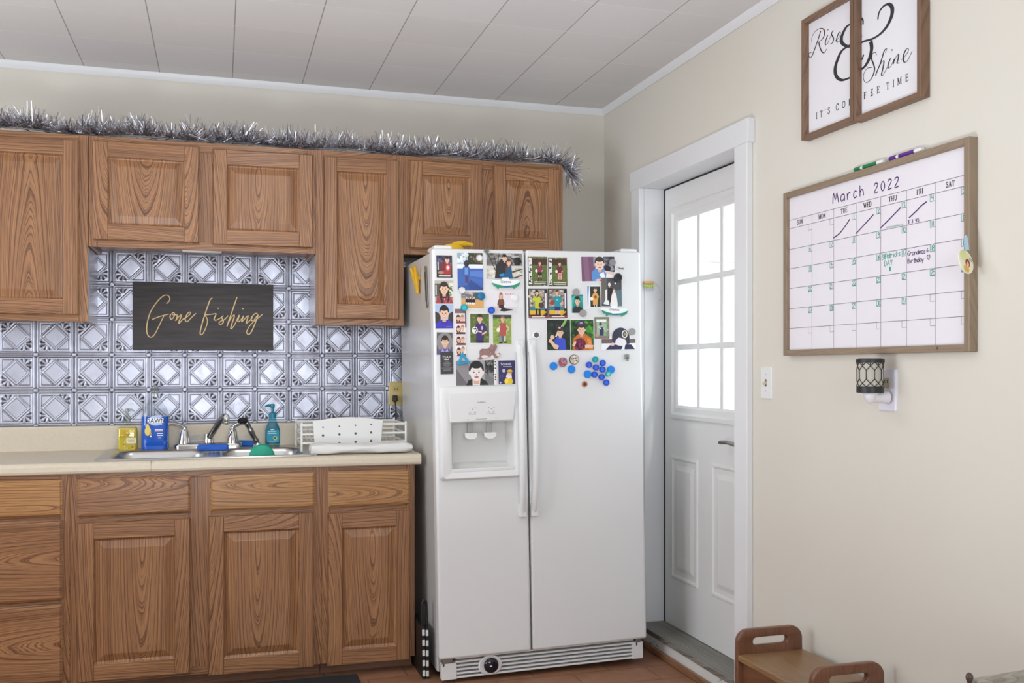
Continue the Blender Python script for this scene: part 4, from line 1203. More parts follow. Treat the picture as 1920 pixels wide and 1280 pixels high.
skate('white and green skateboard magnet under the winter couple photo', .3016, 1.6085, .122, -1)
skate('white and green skateboard magnet under the wedding photo', .7766, 1.4946, .122, 2)
c = Card(.0936, .0678, .001); c.r('7e7a78', 0, 0, 1, .45).spots(['a89a98', '5c5a60', 'd0b8b8', '6a7480'], 24, 0, 0, 1, .4, .08, .08, 21).r('d8a868', 0, .42, 1, .95).r('3a5868', .6, 0, 1, .3)
for i in range(5): x = .24 + i * .085; c.e(SK, x, .32 + (i % 2) * .08, .035, .06, 10).p('1e1c22', (x - .05, .62), (x - .05, .42), (x + .05, .42), (x + .05, .62)).r('f0ece8', x - .03, .60, x + .03, .72)
c.put('team photo on a tan gym floor', .1619, 1.5363, 1)
c = Card(.1291, .0891, .001, 'f2eef0'); c.r('e6e2e6', 0, 0, 1, 1).r('d8d6da', 0, .7, 1, 1)
c.p('7a4a3c', (.33, .62), (.36, .42), (.42, .32), (.5, .32), (.56, .42), (.57, .62)).p('46222a', (.36, .62), (.55, .62), (.53, .76), (.4, .78)).p('2a2628', (.42, .9), (.52, .66), (.6, .78), (.84, .82), (.84, .86), (.56, .92)).p(SK, (.34, .6), (.38, .62), (.36, .92), (.32, .9)).face(.455, .2, .05, .12, '9a6a44', long=True)
c.r('dc8488', .60, .09, .63, .15).r('dc8488', .645, .11, .74, .135).r('dc8488', .755, .09, .80, .14).r('dc8488', .83, .06, .85, .14).r('dc8488', .87, .06, .88, .14)
c.put('white studio photo of a seated person with long hair', .2876, 1.5305, 1)
c = Card(.0472, .1942, base='f0e8e8'); c.r('7c666a', .04, .01, .96, .1)
for i in range(4):
    y0 = .10 + i * .225; c.r('f6ece8' if i % 2 else 'e8d8d8', .08, y0, .92, y0 + .21).face(.32, y0 + .10, .15, .055, '4a2a26', long=True).face(.68, y0 + .10 - .02 * (i % 2), .14, .055, 'b08878').p(['8a3a40', '5a3a3a', '6a4444', '7a4a40'][i], (.1, y0 + .21), (.2, y0 + .165), (.5, y0 + .165), (.9, y0 + .17), (.92, y0 + .21))
c.r('6a4a4e', .90, .06, .99, .4)
c.put('narrow photo booth strip of four pairs of faces', .1103, 1.4085, 0)
for lab, u, w, grass, shirt in (('photo of a purple shirted soccer player holding a white ball', .1903, 1.4249, '5c6c34', 0), ('photo of a red shirted soccer player on bright grass', .2851, 1.4202, '8ea44c', 1)):
    c = Card(.079, .118, .0028, 'f0eee8'); c.r(grass, 0, 0, 1, 1).spots(['6e7c3c', '4c5c2c', '7c8a48'] if not shirt else ['9cb45c', '7c9444', 'a8b868'], 50, 0, .1, 1, 1, .1, .04, 31 + shirt)
    if not shirt:
        c.p('3e2c6c', (.3, .36), (.42, .31), (.62, .31), (.78, .38), (.9, .56), (.8, .62), (.72, .56), (.7, 1), (.3, 1), (.3, .66), (.2, .6)).r('241c3c', .36, .9, .68, 1).e('c8b0e0', .62, .49, .06, .07).p(SK, (.42, .58), (.62, .62), (.6, .66), (.4, .62)).p(SK, (.86, .58), (.62, .68), (.6, .74), (.84, .66)).face(.5, .17, .13, .135, '3c2a22').e('f2f2ee', .24, .57, .16, .12).spots(['3a3a44'], 5, .16, .5, .34, .64, .04, .03, 3)
    else:
        c.r('3a3c40', 0, 0, 1, .12).p('b45450', (.34, .32), (.46, .27), (.6, .27), (.72, .32), (.7, .72), (.36, .74)).p(SK, (.72, .33), (.9, .48), (.72, .62), (.7, .56), (.82, .48), (.7, .4)).p(SK, (.34, .34), (.3, .5), (.36, .52), (.4, .4)).e('f4ece0', .28, .52, .09, .08).r('8a94a0', .36, .73, .52, .94).r('d8d4cc', .58, .73, .68, .92).p('5c6470', (.44, .73), (.6, .73), (.58, .92), (.46, .94)).e('2a2a2a', .42, .96, .1, .025).e('2a2a2a', .66, .95, .1, .025).face(.52, .15, .1, .1, '8a7050')
    c.put(lab, u, w, .5)
# animal shaped magnet
m = MB(); y = -.004
out = smooth_pts([(-.048, -.028), (-.040, -.018), (-.040, .004), (-.030, .014), (-.016, .012), (-.002, .016), (.006, .026), (.010, .032), (.016, .026), (.026, .033), (.030, .024), (.034, .027), (.030, .012), (.022, .0), (.024, -.008), (.034, -.008), (.044, -.004), (.046, -.012), (.040, -.016), (.032, -.026), (.026, -.022), (.020, -.018), (.018, -.032), (.010, -.031), (.006, -.018), (-.010, -.018), (-.024, -.022), (-.034, -.031)], 3, True)
m.use(ink('9a7672')).prism(out, y, 0)
m.use(ink('e8d8d0')).disc(.012, -.022, .007, .010, y - .0002, 12).disc(-.020, -.018, .014, .006, y - .0002, 12).disc(.036, -.012, .007, .005, y - .0002, 10)
r_ = random.Random(5)
for i in range(22): m.use(ink(r_.choice(['6a4a4a', 'b89490', '8a6460']))).disc(r_.uniform(-.034, .022), r_.uniform(-.006, .012), .0028, .0018, y - .0003 - i * 1e-5, 7)
m.use(ink('3a2a2a')).disc(.022, .016, .002, .002, y - .0008, 8)
tag(m.build('animal_magnet', None, loc=on_fridge(.2281, 1.3285, -.0014), rot=FR), 'brown mottled animal shaped magnet above the black and white portrait', 'magnet')
# teal triangle
m = MB().use(ink('1a9ac8', .3)); T = [(-.026, -.024), (.030, -.016), (-.004, .030)]; q = [(a * .45 + .0, b * .45 - .003) for a, b in T]
n3 = [0, 1, 2]
vs = [(a, -.007, b) for a, b in T] + [(a, -.007, b) for a, b in q] + [(a, 0, b) for a, b in T] + [(a, 0, b) for a, b in q]
m.add(vs, [(i, (i + 1) % 3, 3 + (i + 1) % 3, 3 + i) for i in n3] + [(i, i + 6, 6 + (i + 1) % 3, (i + 1) % 3) for i in n3] + [(3 + i, 3 + (i + 1) % 3, 9 + (i + 1) % 3, 9 + i) for i in n3] + [(6 + i, 9 + i, 9 + (i + 1) % 3, 6 + (i + 1) % 3) for i in n3])
tag(m.build('triangle_magnet', None, loc=on_fridge(.1180, 1.3016, -.0036), rot=FR, bevel=.002), 'open teal triangle magnet at the foot of the photo strip', 'magnet')
c = Card(.1686, .1003, .0005, layer=1); c.r('8e8a8e', 0, 0, .94, 1).p('6c686c', (0, .3), (.3, 1), (0, 1)).p('a8a4a8', (.3, 0), (.7, 0), (.7, 1), (.4, 1)).r('3c3a3c', .72, 0, .94, .5).spots(['1c1a1c', '6c6a6c', '8c8a8c'], 26, .73, .02, .93, .6, .02, .05, 41).p('7a787a', (.72, .55), (.94, .75), (.94, 1), (.72, 1))
c.p('222022', (.24, 1), (.30, .8), (.42, .72), (.62, .72), (.74, .84), (.8, 1)).p('e6dede', (.40, .72), (.6, .72), (.58, 1), (.40, 1)).face(.50, .46, .165, .36, '1c1a1c', 'ece4e2', smile=False, fringe=.9).r('f2f0f0', .94, 0, 1, 1)
for i, yy in enumerate((.04, .16, .30, .56, .66, .76)): c.r('2c2a2c', .955, yy, .985, yy + .05)
c.put('black and white close up portrait above the dispenser', .1729, 1.2452)
c = Card(.0708, .0969, .0008, 'e8e6f0'); c.r('34305c', 0, 0, 1, 1).text('f0f0f6', 'Sounds', .45, .2, .0155).r('b8b4d0', .28, .24, .8, .26).e('c0c0e0', .32, .43, .1, .075).r('5c588a', .08, .6, .3, .62).r('5c588a', .08, .66, .3, .68).r('5c588a', .08, .72, .26, .74).e('d0d0e0', .11, .93, .05, .035)
c.e('e8c82c', .6, .88, .26, .16).e('f4e060', .48, .86, .1, .1).p('f0e4e4', (.44, .7), (.5, .56), (.66, .54), (.78, .62), (.8, .74), (.6, .78)).e('e8c8bc', .66, .55, .13, .09).e('e0b830', .68, .45, .16, .07).r('a87c20', .56, .48, .84, .51)
c.put('purple Sounds booklet cover with a yellow clad figure', .3015, 1.2448, group='papers on the refrigerator doors', name='booklet', cat='booklet')

for k, (lab, u, w, sh, so) in enumerate((('camo bordered soccer card with dark shorts, left one', .4415, 1.6586, '8a3a50', '2a2024'), ('camo bordered soccer card with pink shorts, right one', .5290, 1.6568, '6a2a3a', 'e08a98'))):
    c = Card(.0836, .1195); c.r('6c7048', 0, 0, 1, 1).spots(['4c5030', '8c8c64', 'b8b898', '3a3c28'], 60, 0, 0, 1, 1, .06, .03, 51 + k).r('e6e4e0', .03, .05, .2, .95).spots(['3c3a4c', '5a5a3c', '28283c'], 12, .07, .12, .17, .9, .05, .03, 53 + k).r('5c7034', .22, .07, .97, .82).r('4a2e22', .22, .07, .97, .28).spots(['6c7c3c', '50642c', '7c6c34'], 24, .24, .32, .95, .8, .07, .03, 55 + k)
    c.kid(.6, .14, .66, sh, so, ball='f4ecd8', sock='2a2024' if k == 0 else 'e8a8ac').r('e8e6da', .26, .86, .92, .885).r('f0eee4', .3, .92, .9, .945)
    c.put(lab, u, w, -.3)
for k, (lab, u, w, sh) in enumerate((('black bordered basketball card with yellow shirt, left one', .4408, 1.5258, 'c4d030'), ('black bordered basketball card with teal shirt, right one', .5263, 1.5264, '1f93a0'))):
    c = Card(.0836, .1210, base='1c1a20'); c.r('a89a8c', .05, .03, .84, .88).spots(['c8bcae', '7a6a60', '5c5258', 'd8d0c4'], 40, .06, .05, .83, .6, .07, .04, 61 + k).r('3c7c88', .05, .62, .84, .74).r('e0b438', .05, .74, .84, .88)
    if k == 0: c.p(sh, (.2, .34), (.34, .24), (.56, .26), (.66, .34), (.6, .44), (.62, .68), (.34, .68), (.34, .42), (.22, .42)).r('2a1e20', .36, .68, .46, .88).r('2a1e20', .52, .68, .62, .88).face(.44, .15, .085, .09, '2a1c1c', long=True).e('5a3440', .66, .56, .14, .10).e('c8a890', .68, .2, .05, .06)
    else: c.p(sh, (.24, .32), (.4, .25), (.56, .25), (.74, .33), (.66, .44), (.62, .62), (.34, .62), (.34, .4), (.26, .42)).p(SK, (.74, .34), (.78, .46), (.64, .56), (.62, .52), (.7, .45)).r('2a2c70', .34, .62, .62, .75).r(SK, .38, .75, .46, .88).r(SK, .52, .75, .6, .88).face(.47, .14, .085, .095, '5a3c2c').e('a84430', .22, .47, .12, .085).e('7ad0e0', .48, .38, .06, .03)
    c.r('e8e4ec', .86, .15, .94, .68).r('8a4a48', 0, .92, 1, 1).r('f0e4e0', .18, .942, .84, .972).p('d8a040', (.62, .9), (.9, .76), (.94, .8), (.7, .93))
    c.put(lab, u, w, 0)
c = Card(.1499, .1031, .002, 'f4f2f4'); c.r('7a5470', 0, 0, .42, 1).p('8a6480', (.05, 0), (.2, 0), (.25, 1), (.1, 1)).r('9a98a0', .36, 0, .46, .4).r('4a4a50', .66, 0, 1, .62).spots(['7a7a80', '2a2a32', '9a9aa0'], 24, .68, .02, .98, .6, .05, .07, 71).e('1e2238', .78, .48, .1, .12).p('5c92d0', (.3, .95), (.3, .62), (.4, .5), (.62, .5), (.74, .6), (.72, 1), (.34, 1)).p('4a7cbc', (.4, .5), (.55, .6), (.62, .5)).p('f0ccb8', (.66, .56), (.96, .64), (.96, .74), (.72, .66)).p('f6f2f4', (.52, .72), (.66, .62), (.70, .84), (.58, .86)).face(.545, .30, .13, .25, '3a3228', 'f0d2c2', smile=False).e('e8c0b4', .5, .96, .1, .05).e('d03040', .56, .97, .04, .03)
c.put('photo of a child in light blue shirt with purple couch', .7096, 1.6711, -1)
c = Card(.0506, .0768, .0008); c.r('1c8a80', 0, 0, 1, 1).p('3cbcae', (0, .2), (.3, 0), (.1, .7), (0, .8)).p('38b0a4', (.7, .1), (1, .1), (1, .6)).p('2c2a32', (.08, 1), (.14, .72), (.36, .62), (.64, .62), (.9, .72), (1, 1)).face(.5, .36, .2, .22, '1a1618')
c.put('small portrait on bright teal backdrop between two grey magnets', .6138, 1.5248)
c = Card(.0607, .0931, .0008, 'f0f0f4'); c.p('8ca4d4', (.04, .02), (.2, .02), (.12, .5), (.1, .96), (.04, .96)).r('22301e', .26, .05, 1, .97).p('e0a458', (.3, .56), (.5, .34), (.76, .34), (.9, .5), (.82, .62), (.78, .88), (.44, .88), (.44, .6)).e('f4ead8', .36, .6, .12, .08).r('e8e4e0', .5, .88, .56, .96).r('e8e4e0', .68, .88, .74, .96).face(.63, .2, .12, .11, '4a3c30').e('8a5428', .64, .52, .1, .07)
c.put('card of a child in an orange uniform holding a white ball', .6867, 1.5549, -.5)
c = Card(.0935, .1197, .0012, 'f4f4f4', layer=1); c.r('4a4a4e', 0, 0, 1, 1).p('6a6460', (0, 0), (.3, 0), (.2, .9), (0, .9)).p('5c727c', (.5, .5), (1, .4), (1, 1), (.4, 1)).p('241c24', (.3, .36), (.56, .36), (.52, .7), (.5, .86), (.32, .84)).p('f0e6e4', (.2, .44), (.3, .38), (.28, .8), (.2, .8)).p('f0e8e6', (.5, .62), (.58, .46), (.66, .46), (.74, .62), (.8, .98), (.42, .98)).p('e6f0ee', (.1, .92), (.2, .76), (.36, .8), (.38, .96)).face(.4, .25, .055, .065, 'e8e0dc', 'f4e8e4').face(.62, .44, .05, .06, '8a6a5a', 'f2e2dc').e('f4f0f0', .68, .2, .035, .035)
c.put('wedding photo with white gown on a dark background', .7676, 1.5741)
for k, (lab, u, w) in enumerate((('baseball photo of a child in blue shirt holding a bat', .5285, 1.3959), ('baseball photo of a child in orange shirt with a glove', .6325, 1.3941))):
    c = Card(.1015, .1255, .0008, 'e4f0d8')
    if k == 0: c.r('16241c', 0, 0, 1, 1).spots(['24382a', '101a14', '1e3022'], 30, 0, 0, 1, 1, .14, .1, 81).p('8abc5c', (.62, .2), (.78, 0), (.88, 0), (.72, .24)).p('e8e4d0', (.34, .56), (.62, .2), (.66, .22), (.4, .58)).p('3a50c8', (.3, .7), (.4, .58), (.62, .58), (.78, .66), (.82, 1), (.5, 1), (.48, .86), (.32, .8)).p(SK, (.1, .72), (.22, .7), (.34, .8), (.5, .86), (.46, .98), (.3, .96)).e(SK, .22, .58, .1, .07).e(SK, .14, .7, .08, .07).face(.56, .42, .13, .14, '2c2624').p('2a2c40', (.42, .36), (.46, .26), (.6, .22), (.74, .3), (.8, .4), (.6, .34)).e('f0b0b0', .54, .27, .05, .03)
    else: c.r('2c5a24', 0, 0, 1, 1).spots(['3c8a2c', '1c3a18', '50a03c', '2a4a20', '142a14'], 44, 0, 0, 1, .6, .12, .08, 83).r('1a2418', .16, .3, .34, .6).p('c8702c', (.06, 1), (.12, .6), (.34, .46), (.62, .46), (.9, .6), (.98, 1)).p('e09048', (.7, .6), (.88, .66), (.96, .98), (.8, .98)).face(.47, .32, .16, .17, '3a2c24').p('3a3a4a', (.28, .2), (.3, .06), (.46, 0), (.6, .04), (.66, .2), (.5, .16)).e('b08ac8', .46, .10, .07, .04).e('5a1c3a', .40, .8, .25, .2).spots(['8a2450', 'a03060', '3a1426', '6c2044'], 26, .2, .64, .6, .96, .05, .05, 85).p(SK, (.04, .84), (.16, .7), (.24, .72), (.16, .88)).p(SK, (.6, .84), (.7, .82), (.98, .84), (.96, .92), (.62, .94))
    c.put(lab, u, w)
c = Card(.0648, .0895, .0005, '8a7a72'); c.r('7a8a70', .06, .05, .94, .92).r('eef0ea', .12, .1, .82, .22).r('a8b8a0', .14, .24, .84, .86).spots(['7c9c6c', 'c8d0b8', '8aa880'], 24, .6, .2, .92, .8, .06, .05, 87).p('23385c', (.34, .56), (.4, .46), (.56, .48), (.62, .6), (.6, .86), (.34, .86)).e('3a4c6c', .4, .32, .1, .08).p('f0e4dc', (.2, .44), (.26, .42), (.46, .54), (.42, .58)).r('9a7068', .02, .94, .98, .98).e('c89c90', .14, .84, .12, .08)
c.put('small grey framed photo of a child in navy', .7218, 1.4233)
c = Card(.1557, .0450, base='f2f0f2', layer=0); c.m = MB()
c.m.use(ink('f2f0f4')).box(-.0778, .0778, -.0005, 0, -.045, .0); c.m.use(ink('f0eef0')).prism([(-.05, 0), (.056, 0), (.056, .012), (-.045, .012)], -.0005, 0)
y = -.0008
c.m.use(ink('6e605c')).flat([(-.0770, -.018), (.0770, -.018), (.0770, .0), (-.0770, .0)], y)
c.m.use(ink('2c3050')).flat([(-.058, -.044), (-.04, -.026), (.0, -.022), (.03, -.022), (.058, -.024), (.074, -.044)], y - .0002)
c.m.use(ink('e8c4bc')).flat([(-.036, -.024), (-.02, -.004), (-.02, -.026), (-.03, -.03)], y - .00025)
c.m.use(ink('34344c')).flat([(-.03, -.012)] + [(.010 + .040 * math.cos(R(a)), .005 + .043 * math.sin(R(a))) for a in range(180, -1, -12)] + [(.05, -.02), (.036, -.022), (.02, -.002), (-.012, .0), (-.020, -.018)], y - .0003)
c.m.use(ink('ece6ea')).flat([(-.016, -.022), (-.014, -.006), (.0, .006), (.02, .002), (.034, -.006), (.036, -.022), (.022, -.03), (.0, -.028)], y - .0004)
c.m.use(ink('f0f0f6')).flat([(.012, -.044), (.02, -.028), (.03, -.022), (.026, -.044)], y - .0005)
c.m.use(ink('ece8dc')).disc(.028, .020, .013, .017, y - .0006, 18).use(ink('5c5444')).disc(.028, .020, .009, .012, y - .0008, 16).use(ink('a89c84')).disc(.028, .020, .004, .006, y - .001, 10)
c.put('cut out picture of a person in navy hat and jacket', .7965, 1.3760, 0)
m = MB().use(ink('dcdcda')).box(-.0146, .0146, -.003, 0, -.0079, .0079); m.use(ink('6a6a6a')).box(-.011, -.006, -.0032, -.003, -.003, .004).box(-.005, .004, -.0032, -.003, -.003, .002).box(.005, .011, -.0032, -.003, -.0045, .003)
tag(m.build('word_magnet', None, loc=on_fridge(.8126, 1.6738, -.0012), rot=FR), 'tiny pale word magnet near the top right corner', 'magnet')


def disc_magnet(label, u, w, r, col, rim=None, h=.006, y=0, name='magnet', group='round magnets on the refrigerator', dome=False, spots=None, hole=None):
    m = MB().use(ink(col, .35)).at(rot=(R(90), 0, 0))
    if rim: m.use(ink(rim, .3)).lathe([(r, 0), (r, h * .8), (r * .94, h), (r * .72, h), (r * .68, h * .7)], 26, cap=False).use(ink(col, .3)).lathe([(r * .7, h * .7), (r * .35, h * .75), (0, h * .75)], 26)
    else: m.lathe([(r, 0), (r, h * .7), (r * .9, h), (0, h * (1.25 if dome else 1.0))], 26)
    m.at()
    if spots:
        q = random.Random(len(label)); m.use(ink(spots[0])).disc(0, 0, r * .9, r * .9, -h - .0002, 24)
        for i in range(16): a, b = q.uniform(0, 6.28), q.uniform(0, r * .72); m.use(ink(q.choice(spots[1:]))).disc(b * math.cos(a), b * math.sin(a), r * .2, r * .15, -h - .0003 - i * 1e-5, 8)
    o = m.build(name, None, loc=on_fridge(u, w, -.0006 - y), rot=FR, smooth=35)
    return tag(o, label, 'magnet', group)


disc_magnet('white ring magnet on the blue pool cover photo', .1937, 1.7089, .0135, 'f0f0f2', 'c8c8cc', y=.0016)
disc_magnet('black round magnet on the winter couple photo', .3543, 1.6977, .0165, '201f22', y=.0016, dome=True)
disc_magnet('white round magnet at the lower left of the pool cover photo', .1183, 1.5779, .0138, 'e4e4e2', 'd4d4d4', y=.0016)
disc_magnet('dark teal round magnet on the gym team photo', .1987, 1.5546, .016, '0f6c9c', y=.0016, dome=True)
disc_magnet('white round magnet on the seated person photo', .3381, 1.5482, .0131, 'ececec', y=.0016)
disc_magnet('black domed magnet on the corner of the wedding photo', .7962, 1.6351, .018, '242326', '38373a', .010, y=.003)
disc_magnet('grey speckled magnet on the light blue shirt photo', .7736, 1.6988, .0146, '8a8a8c', y=.0016)
disc_magnet('grey round magnet above the teal backdrop portrait', .6081, 1.5725, .0156, '9e9c9a', y=.0016)
disc_magnet('grey round magnet below the teal backdrop portrait', .6372, 1.4852, .0156, '9c9a98', y=.0016)
disc_magnet('grey round magnet by the navy hat picture near right edge', .8593, 1.4064, .0149, '989694', y=.0005)
t = disc_magnet('dark hook magnet on white base above the right handle', .4302, 1.3956, .016, '5a5a5c', 'f0f0f0', .007)
CAPG = 'bottle cap magnets on the right door'


def cap(label, u, w, r, col, ctr):
    disc_magnet(label, u, w, r, ctr, col, .011, 0, 'bottle_cap_magnet', CAPG)


TQ = 'teal and blue caps'
disc_magnet('teal ringed cap magnet at the top of the photo strip', .1258, 1.5086, .014, '2cc4d0', '0f94a4', .010, y=.0016, name='bottle_cap_magnet', group=CAPG)
disc_magnet('blue ringed cap magnet above the red shirt soccer photo', .2387, 1.4973, .014, '2a6ae0', '1444b8', .010, y=.0045, name='bottle_cap_magnet', group=CAPG)
for lab, u, w, r in (('flat blue cap magnet, leftmost below the baseball photos', .5028, 1.2668, .0166), ('flat blue cap magnet touching the dark rimmed picture button', .5818, 1.2519, .0167), ('flat blue cap magnet at the right edge of the cap cluster', .7590, 1.2475, .0165), ('flat blue cap magnet at the left edge of the cap cluster', .6533, 1.2301, .0167)):
    disc_magnet(lab, u, w, r, '1683e2', None, .008, 0, 'bottle_cap_magnet', CAPG)
disc_magnet('pink and green picture button beside the leftmost blue cap', .5432, 1.2827, .0208, 'b0a8a4', None, .006, 0, 'button_magnet', 'picture buttons on the right door', spots=['a0546c', 'b8305c', '7c9484', 'd8849c', '8a9a90', '6c3048'])
disc_magnet('dark rimmed picture button right of the pink button', .5942, 1.2923, .0208, '3a3648', None, .006, 0, 'button_magnet', 'picture buttons on the right door', spots=['cabca8', '3a3444', 'e8d8c0', 'a88a68', '6c6478', 'f0e8dc'])
for lab, u, w in (('ringed blue cap magnet at the upper left of the cap cluster', .6590, 1.2693), ('ringed blue cap magnet at the upper right of the cap cluster', .7210, 1.2756), ('ringed blue cap magnet in the middle of the cap cluster', .6903, 1.2577), ('ringed blue cap magnet left of the flat right hand cap', .7194, 1.2482), ('ringed blue cap magnet touching the flat left hand cap', .6835, 1.2279), ('ringed blue cap magnet beside the pale teal cap', .7154, 1.2168), ('ringed blue cap magnet, lowest of the cap cluster', .7359, 1.1932)):
    cap(lab, u, w, .0131, '1f4fc4', '3f74ea')
cap('ringed teal cap magnet, topmost of the cap cluster', .6881, 1.2913, .0128, '0f9aa8', '22bcc4')
disc_magnet('pale teal cap magnet overlapping the flat right hand cap', .7420, 1.2294, .0118, '8adcd6', '1fb0b4', .010, y=.0085, name='bottle_cap_magnet', group=CAPG)
m = MB()
for k in range(6): a = k * math.pi / 3; m.use(ink('c8906c')).disc(.0075 * math.cos(a), .0075 * math.sin(a), .0058, .0058, -.004, 12)
m.use(ink('8a4a2c')).disc(0, 0, .0075, .0075, -.0045, 14).use(ink('4a2414')).disc(0, 0, .0045, .0045, -.005, 12); m.use(ink('b07c5c')).at(rot=(R(90), 0, 0)).lathe([(.0125, 0), (.0125, .003), (0, .0038)], 20)
tag(m.build('flower_magnet', None, loc=on_fridge(.6397, 1.1886, -.0006), rot=FR), 'small brown flower magnet below the blue caps', 'magnet')
for lab, u, w in (('clear plastic clip magnet below the navy hat picture', .8306, 1.3000), ('clear plastic clip magnet at the top of the freezer door', .2235, 1.742)):
    m = MB().use(SMOKYP); m.prism(rrect(-.011, .011, -.011, .011, .004), -.009, 0).prism(rrect(-.006, .006, -.019, .0, .003), -.013, -.008)
    tag(m.build('clip_magnet', None, loc=on_fridge(u, w, -.0018), rot=FR, bevel=.001), lab, 'magnet', 'clear clip magnets')
# ---------------------------------------------------------------- right wall: local x runs towards the camera, y into the wall
RW_ = (0, 0, R(-90))


def on_wall(y, z, out=0): return (XR - out, y, z)


def frame(parent, w, h, fw, d, wood, d2=None):
    """mitred-looking picture frame of four boards, back on the wall plane y=0, front at -d"""
    m = MB().use(wood)
    m.board('z', 0, fw, -d, 0, 0, h).board('z', w - fw, w, -d, 0, 0, h).board('x', fw, w - fw, -d + .0003, 0, 0, fw).board('x', fw, w - fw, -d + .0003, 0, h - fw, h)
    return m.build('frame', parent, bevel=.002)


# serif capitals: (polyline, stroke weight) in a 0..w x 0..1 box
SERIF = {
    'I': (.36, [([(.18, 0), (.18, 1)], 2), ([(.04, .015), (.32, .015)], 1), ([(.04, .985), (.32, .985)], 1)]),
    'T': (.72, [([(.36, 0), (.36, 1)], 2), ([(.22, .015), (.5, .015)], 1), ([(.03, .97), (.69, .97)], 1), ([(.04, .98), (.05, .74)], 1), ([(.68, .98), (.67, .74)], 1)]),
    'S': (.56, [([(.47, .76), (.45, .92), (.28, .99), (.12, .93), (.08, .76), (.18, .61), (.38, .47), (.49, .28), (.42, .08), (.26, .01), (.10, .08), (.06, .25)], 1.6), ([(.48, .98), (.47, .75)], 1), ([(.055, .27), (.045, .0)], 1)]),
    'C': (.74, [([(.66, .74), (.58, .92), (.40, .99), (.20, .9), (.08, .66), (.08, .36), (.2, .1), (.4, .01), (.58, .07), (.68, .24)], 1.6), ([(.66, .98), (.66, .7)], 1)]),
    'O': (.8, [([(.4, .99), (.18, .88), (.08, .62), (.08, .38), (.18, .12), (.4, .01), (.62, .12), (.72, .38), (.72, .62), (.62, .88), (.4, .99)], 1.6)]),
    'F': (.6, [([(.16, 0), (.16, 1)], 2), ([(.03, .015), (.31, .015)], 1), ([(.03, .975), (.55, .975), (.56, .76)], 1.1), ([(.16, .53), (.44, .53)], 1.1), ([(.43, .64), (.43, .42)], 1)]),
    'E': (.64, [([(.16, 0), (.16, 1)], 2), ([(.03, .02), (.58, .02), (.61, .25)], 1.1), ([(.03, .98), (.56, .98), (.57, .78)], 1.1), ([(.16, .53), (.44, .53)], 1.1), ([(.43, .64), (.43, .42)], 1)]),
    'M': (.95, [([(.16, 0), (.16, .98)], 1), ([(.15, .99), (.47, .04)], 2), ([(.47, .04), (.78, .98)], 1), ([(.79, 0), (.79, 1)], 2), ([(.03, .015), (.29, .015)], 1), ([(.64, .015), (.93, .015)], 1), ([(.03, .985), (.18, .985)], 1), ([(.76, .985), (.93, .985)], 1)]),
    'U': (.78, [([(.16, 1), (.16, .3), (.24, .07), (.4, .01), (.55, .08), (.62, .3), (.62, 1)], 1.6), ([(.03, .985), (.29, .985)], 1), ([(.5, .985), (.75, .985)], 1)]),
    'N': (.8, [([(.14, 0), (.14, 1)], 1), ([(.14, .98), (.66, .02)], 2), ([(.66, 0), (.66, 1)], 1), ([(.02, .015), (.27, .015)], 1), ([(.02, .985), (.18, .985)], 1), ([(.53, .985), (.79, .985)], 1)]),
    'W': (1.05, [([(.1, .98), (.32, .02)], 2), ([(.32, .02), (.53, .96)], 1), ([(.52, .98), (.74, .02)], 2), ([(.74, .02), (.95, .98)], 1), ([(.0, .985), (.23, .985)], 1), ([(.43, .985), (.64, .985)], 1), ([(.84, .985), (1.04, .985)], 1)]),
    'D': (.8, [([(.16, 0), (.16, 1)], 2), ([(.03, .985), (.36, .985), (.58, .86), (.70, .6), (.70, .4), (.58, .12), (.36, .015), (.03, .015)], 1.4)]),
    'H': (.84, [([(.16, 0), (.16, 1)], 2), ([(.66, 0), (.66, 1)], 2), ([(.16, .52), (.66, .52)], 1), ([(.03, .015), (.29, .015)], 1), ([(.53, .015), (.79, .015)], 1), ([(.03, .985), (.29, .985)], 1), ([(.53, .985), (.79, .985)], 1)]),
    'R': (.72, [([(.16, 0), (.16, 1)], 2), ([(.03, .985), (.4, .985), (.56, .88), (.56, .66), (.4, .54), (.16, .54)], 1.4), ([(.34, .54), (.62, .02), (.72, .015)], 1.8), ([(.03, .015), (.29, .015)], 1)]),
    'A': (.8, [([(.1, .0), (.39, .99)], 1), ([(.39, .99), (.68, 0)], 2), ([(.2, .36), (.57, .36)], 1), ([(.0, .015), (.22, .015)], 1), ([(.54, .015), (.8, .015)], 1)]),
    "'": (.2, [([(.1, 1), (.1, .8)], 1.6)]),
}


def serif(m, body, x, z, h, wt, y, gap=.12, centre=False):
    if centre: x -= (sum(SERIF[ch][0] + gap for ch in body) - gap) * h / 2
    for ch in body:
        w, st = SERIF[ch]
        for pts, k in st:
            q = smooth_pts(pts, 4) if len(pts) > 4 else pts
            m.stroke([(x + a * h, z + b * h) for a, b in q], wt * k, y)
        x += (w + gap) * h
    return x


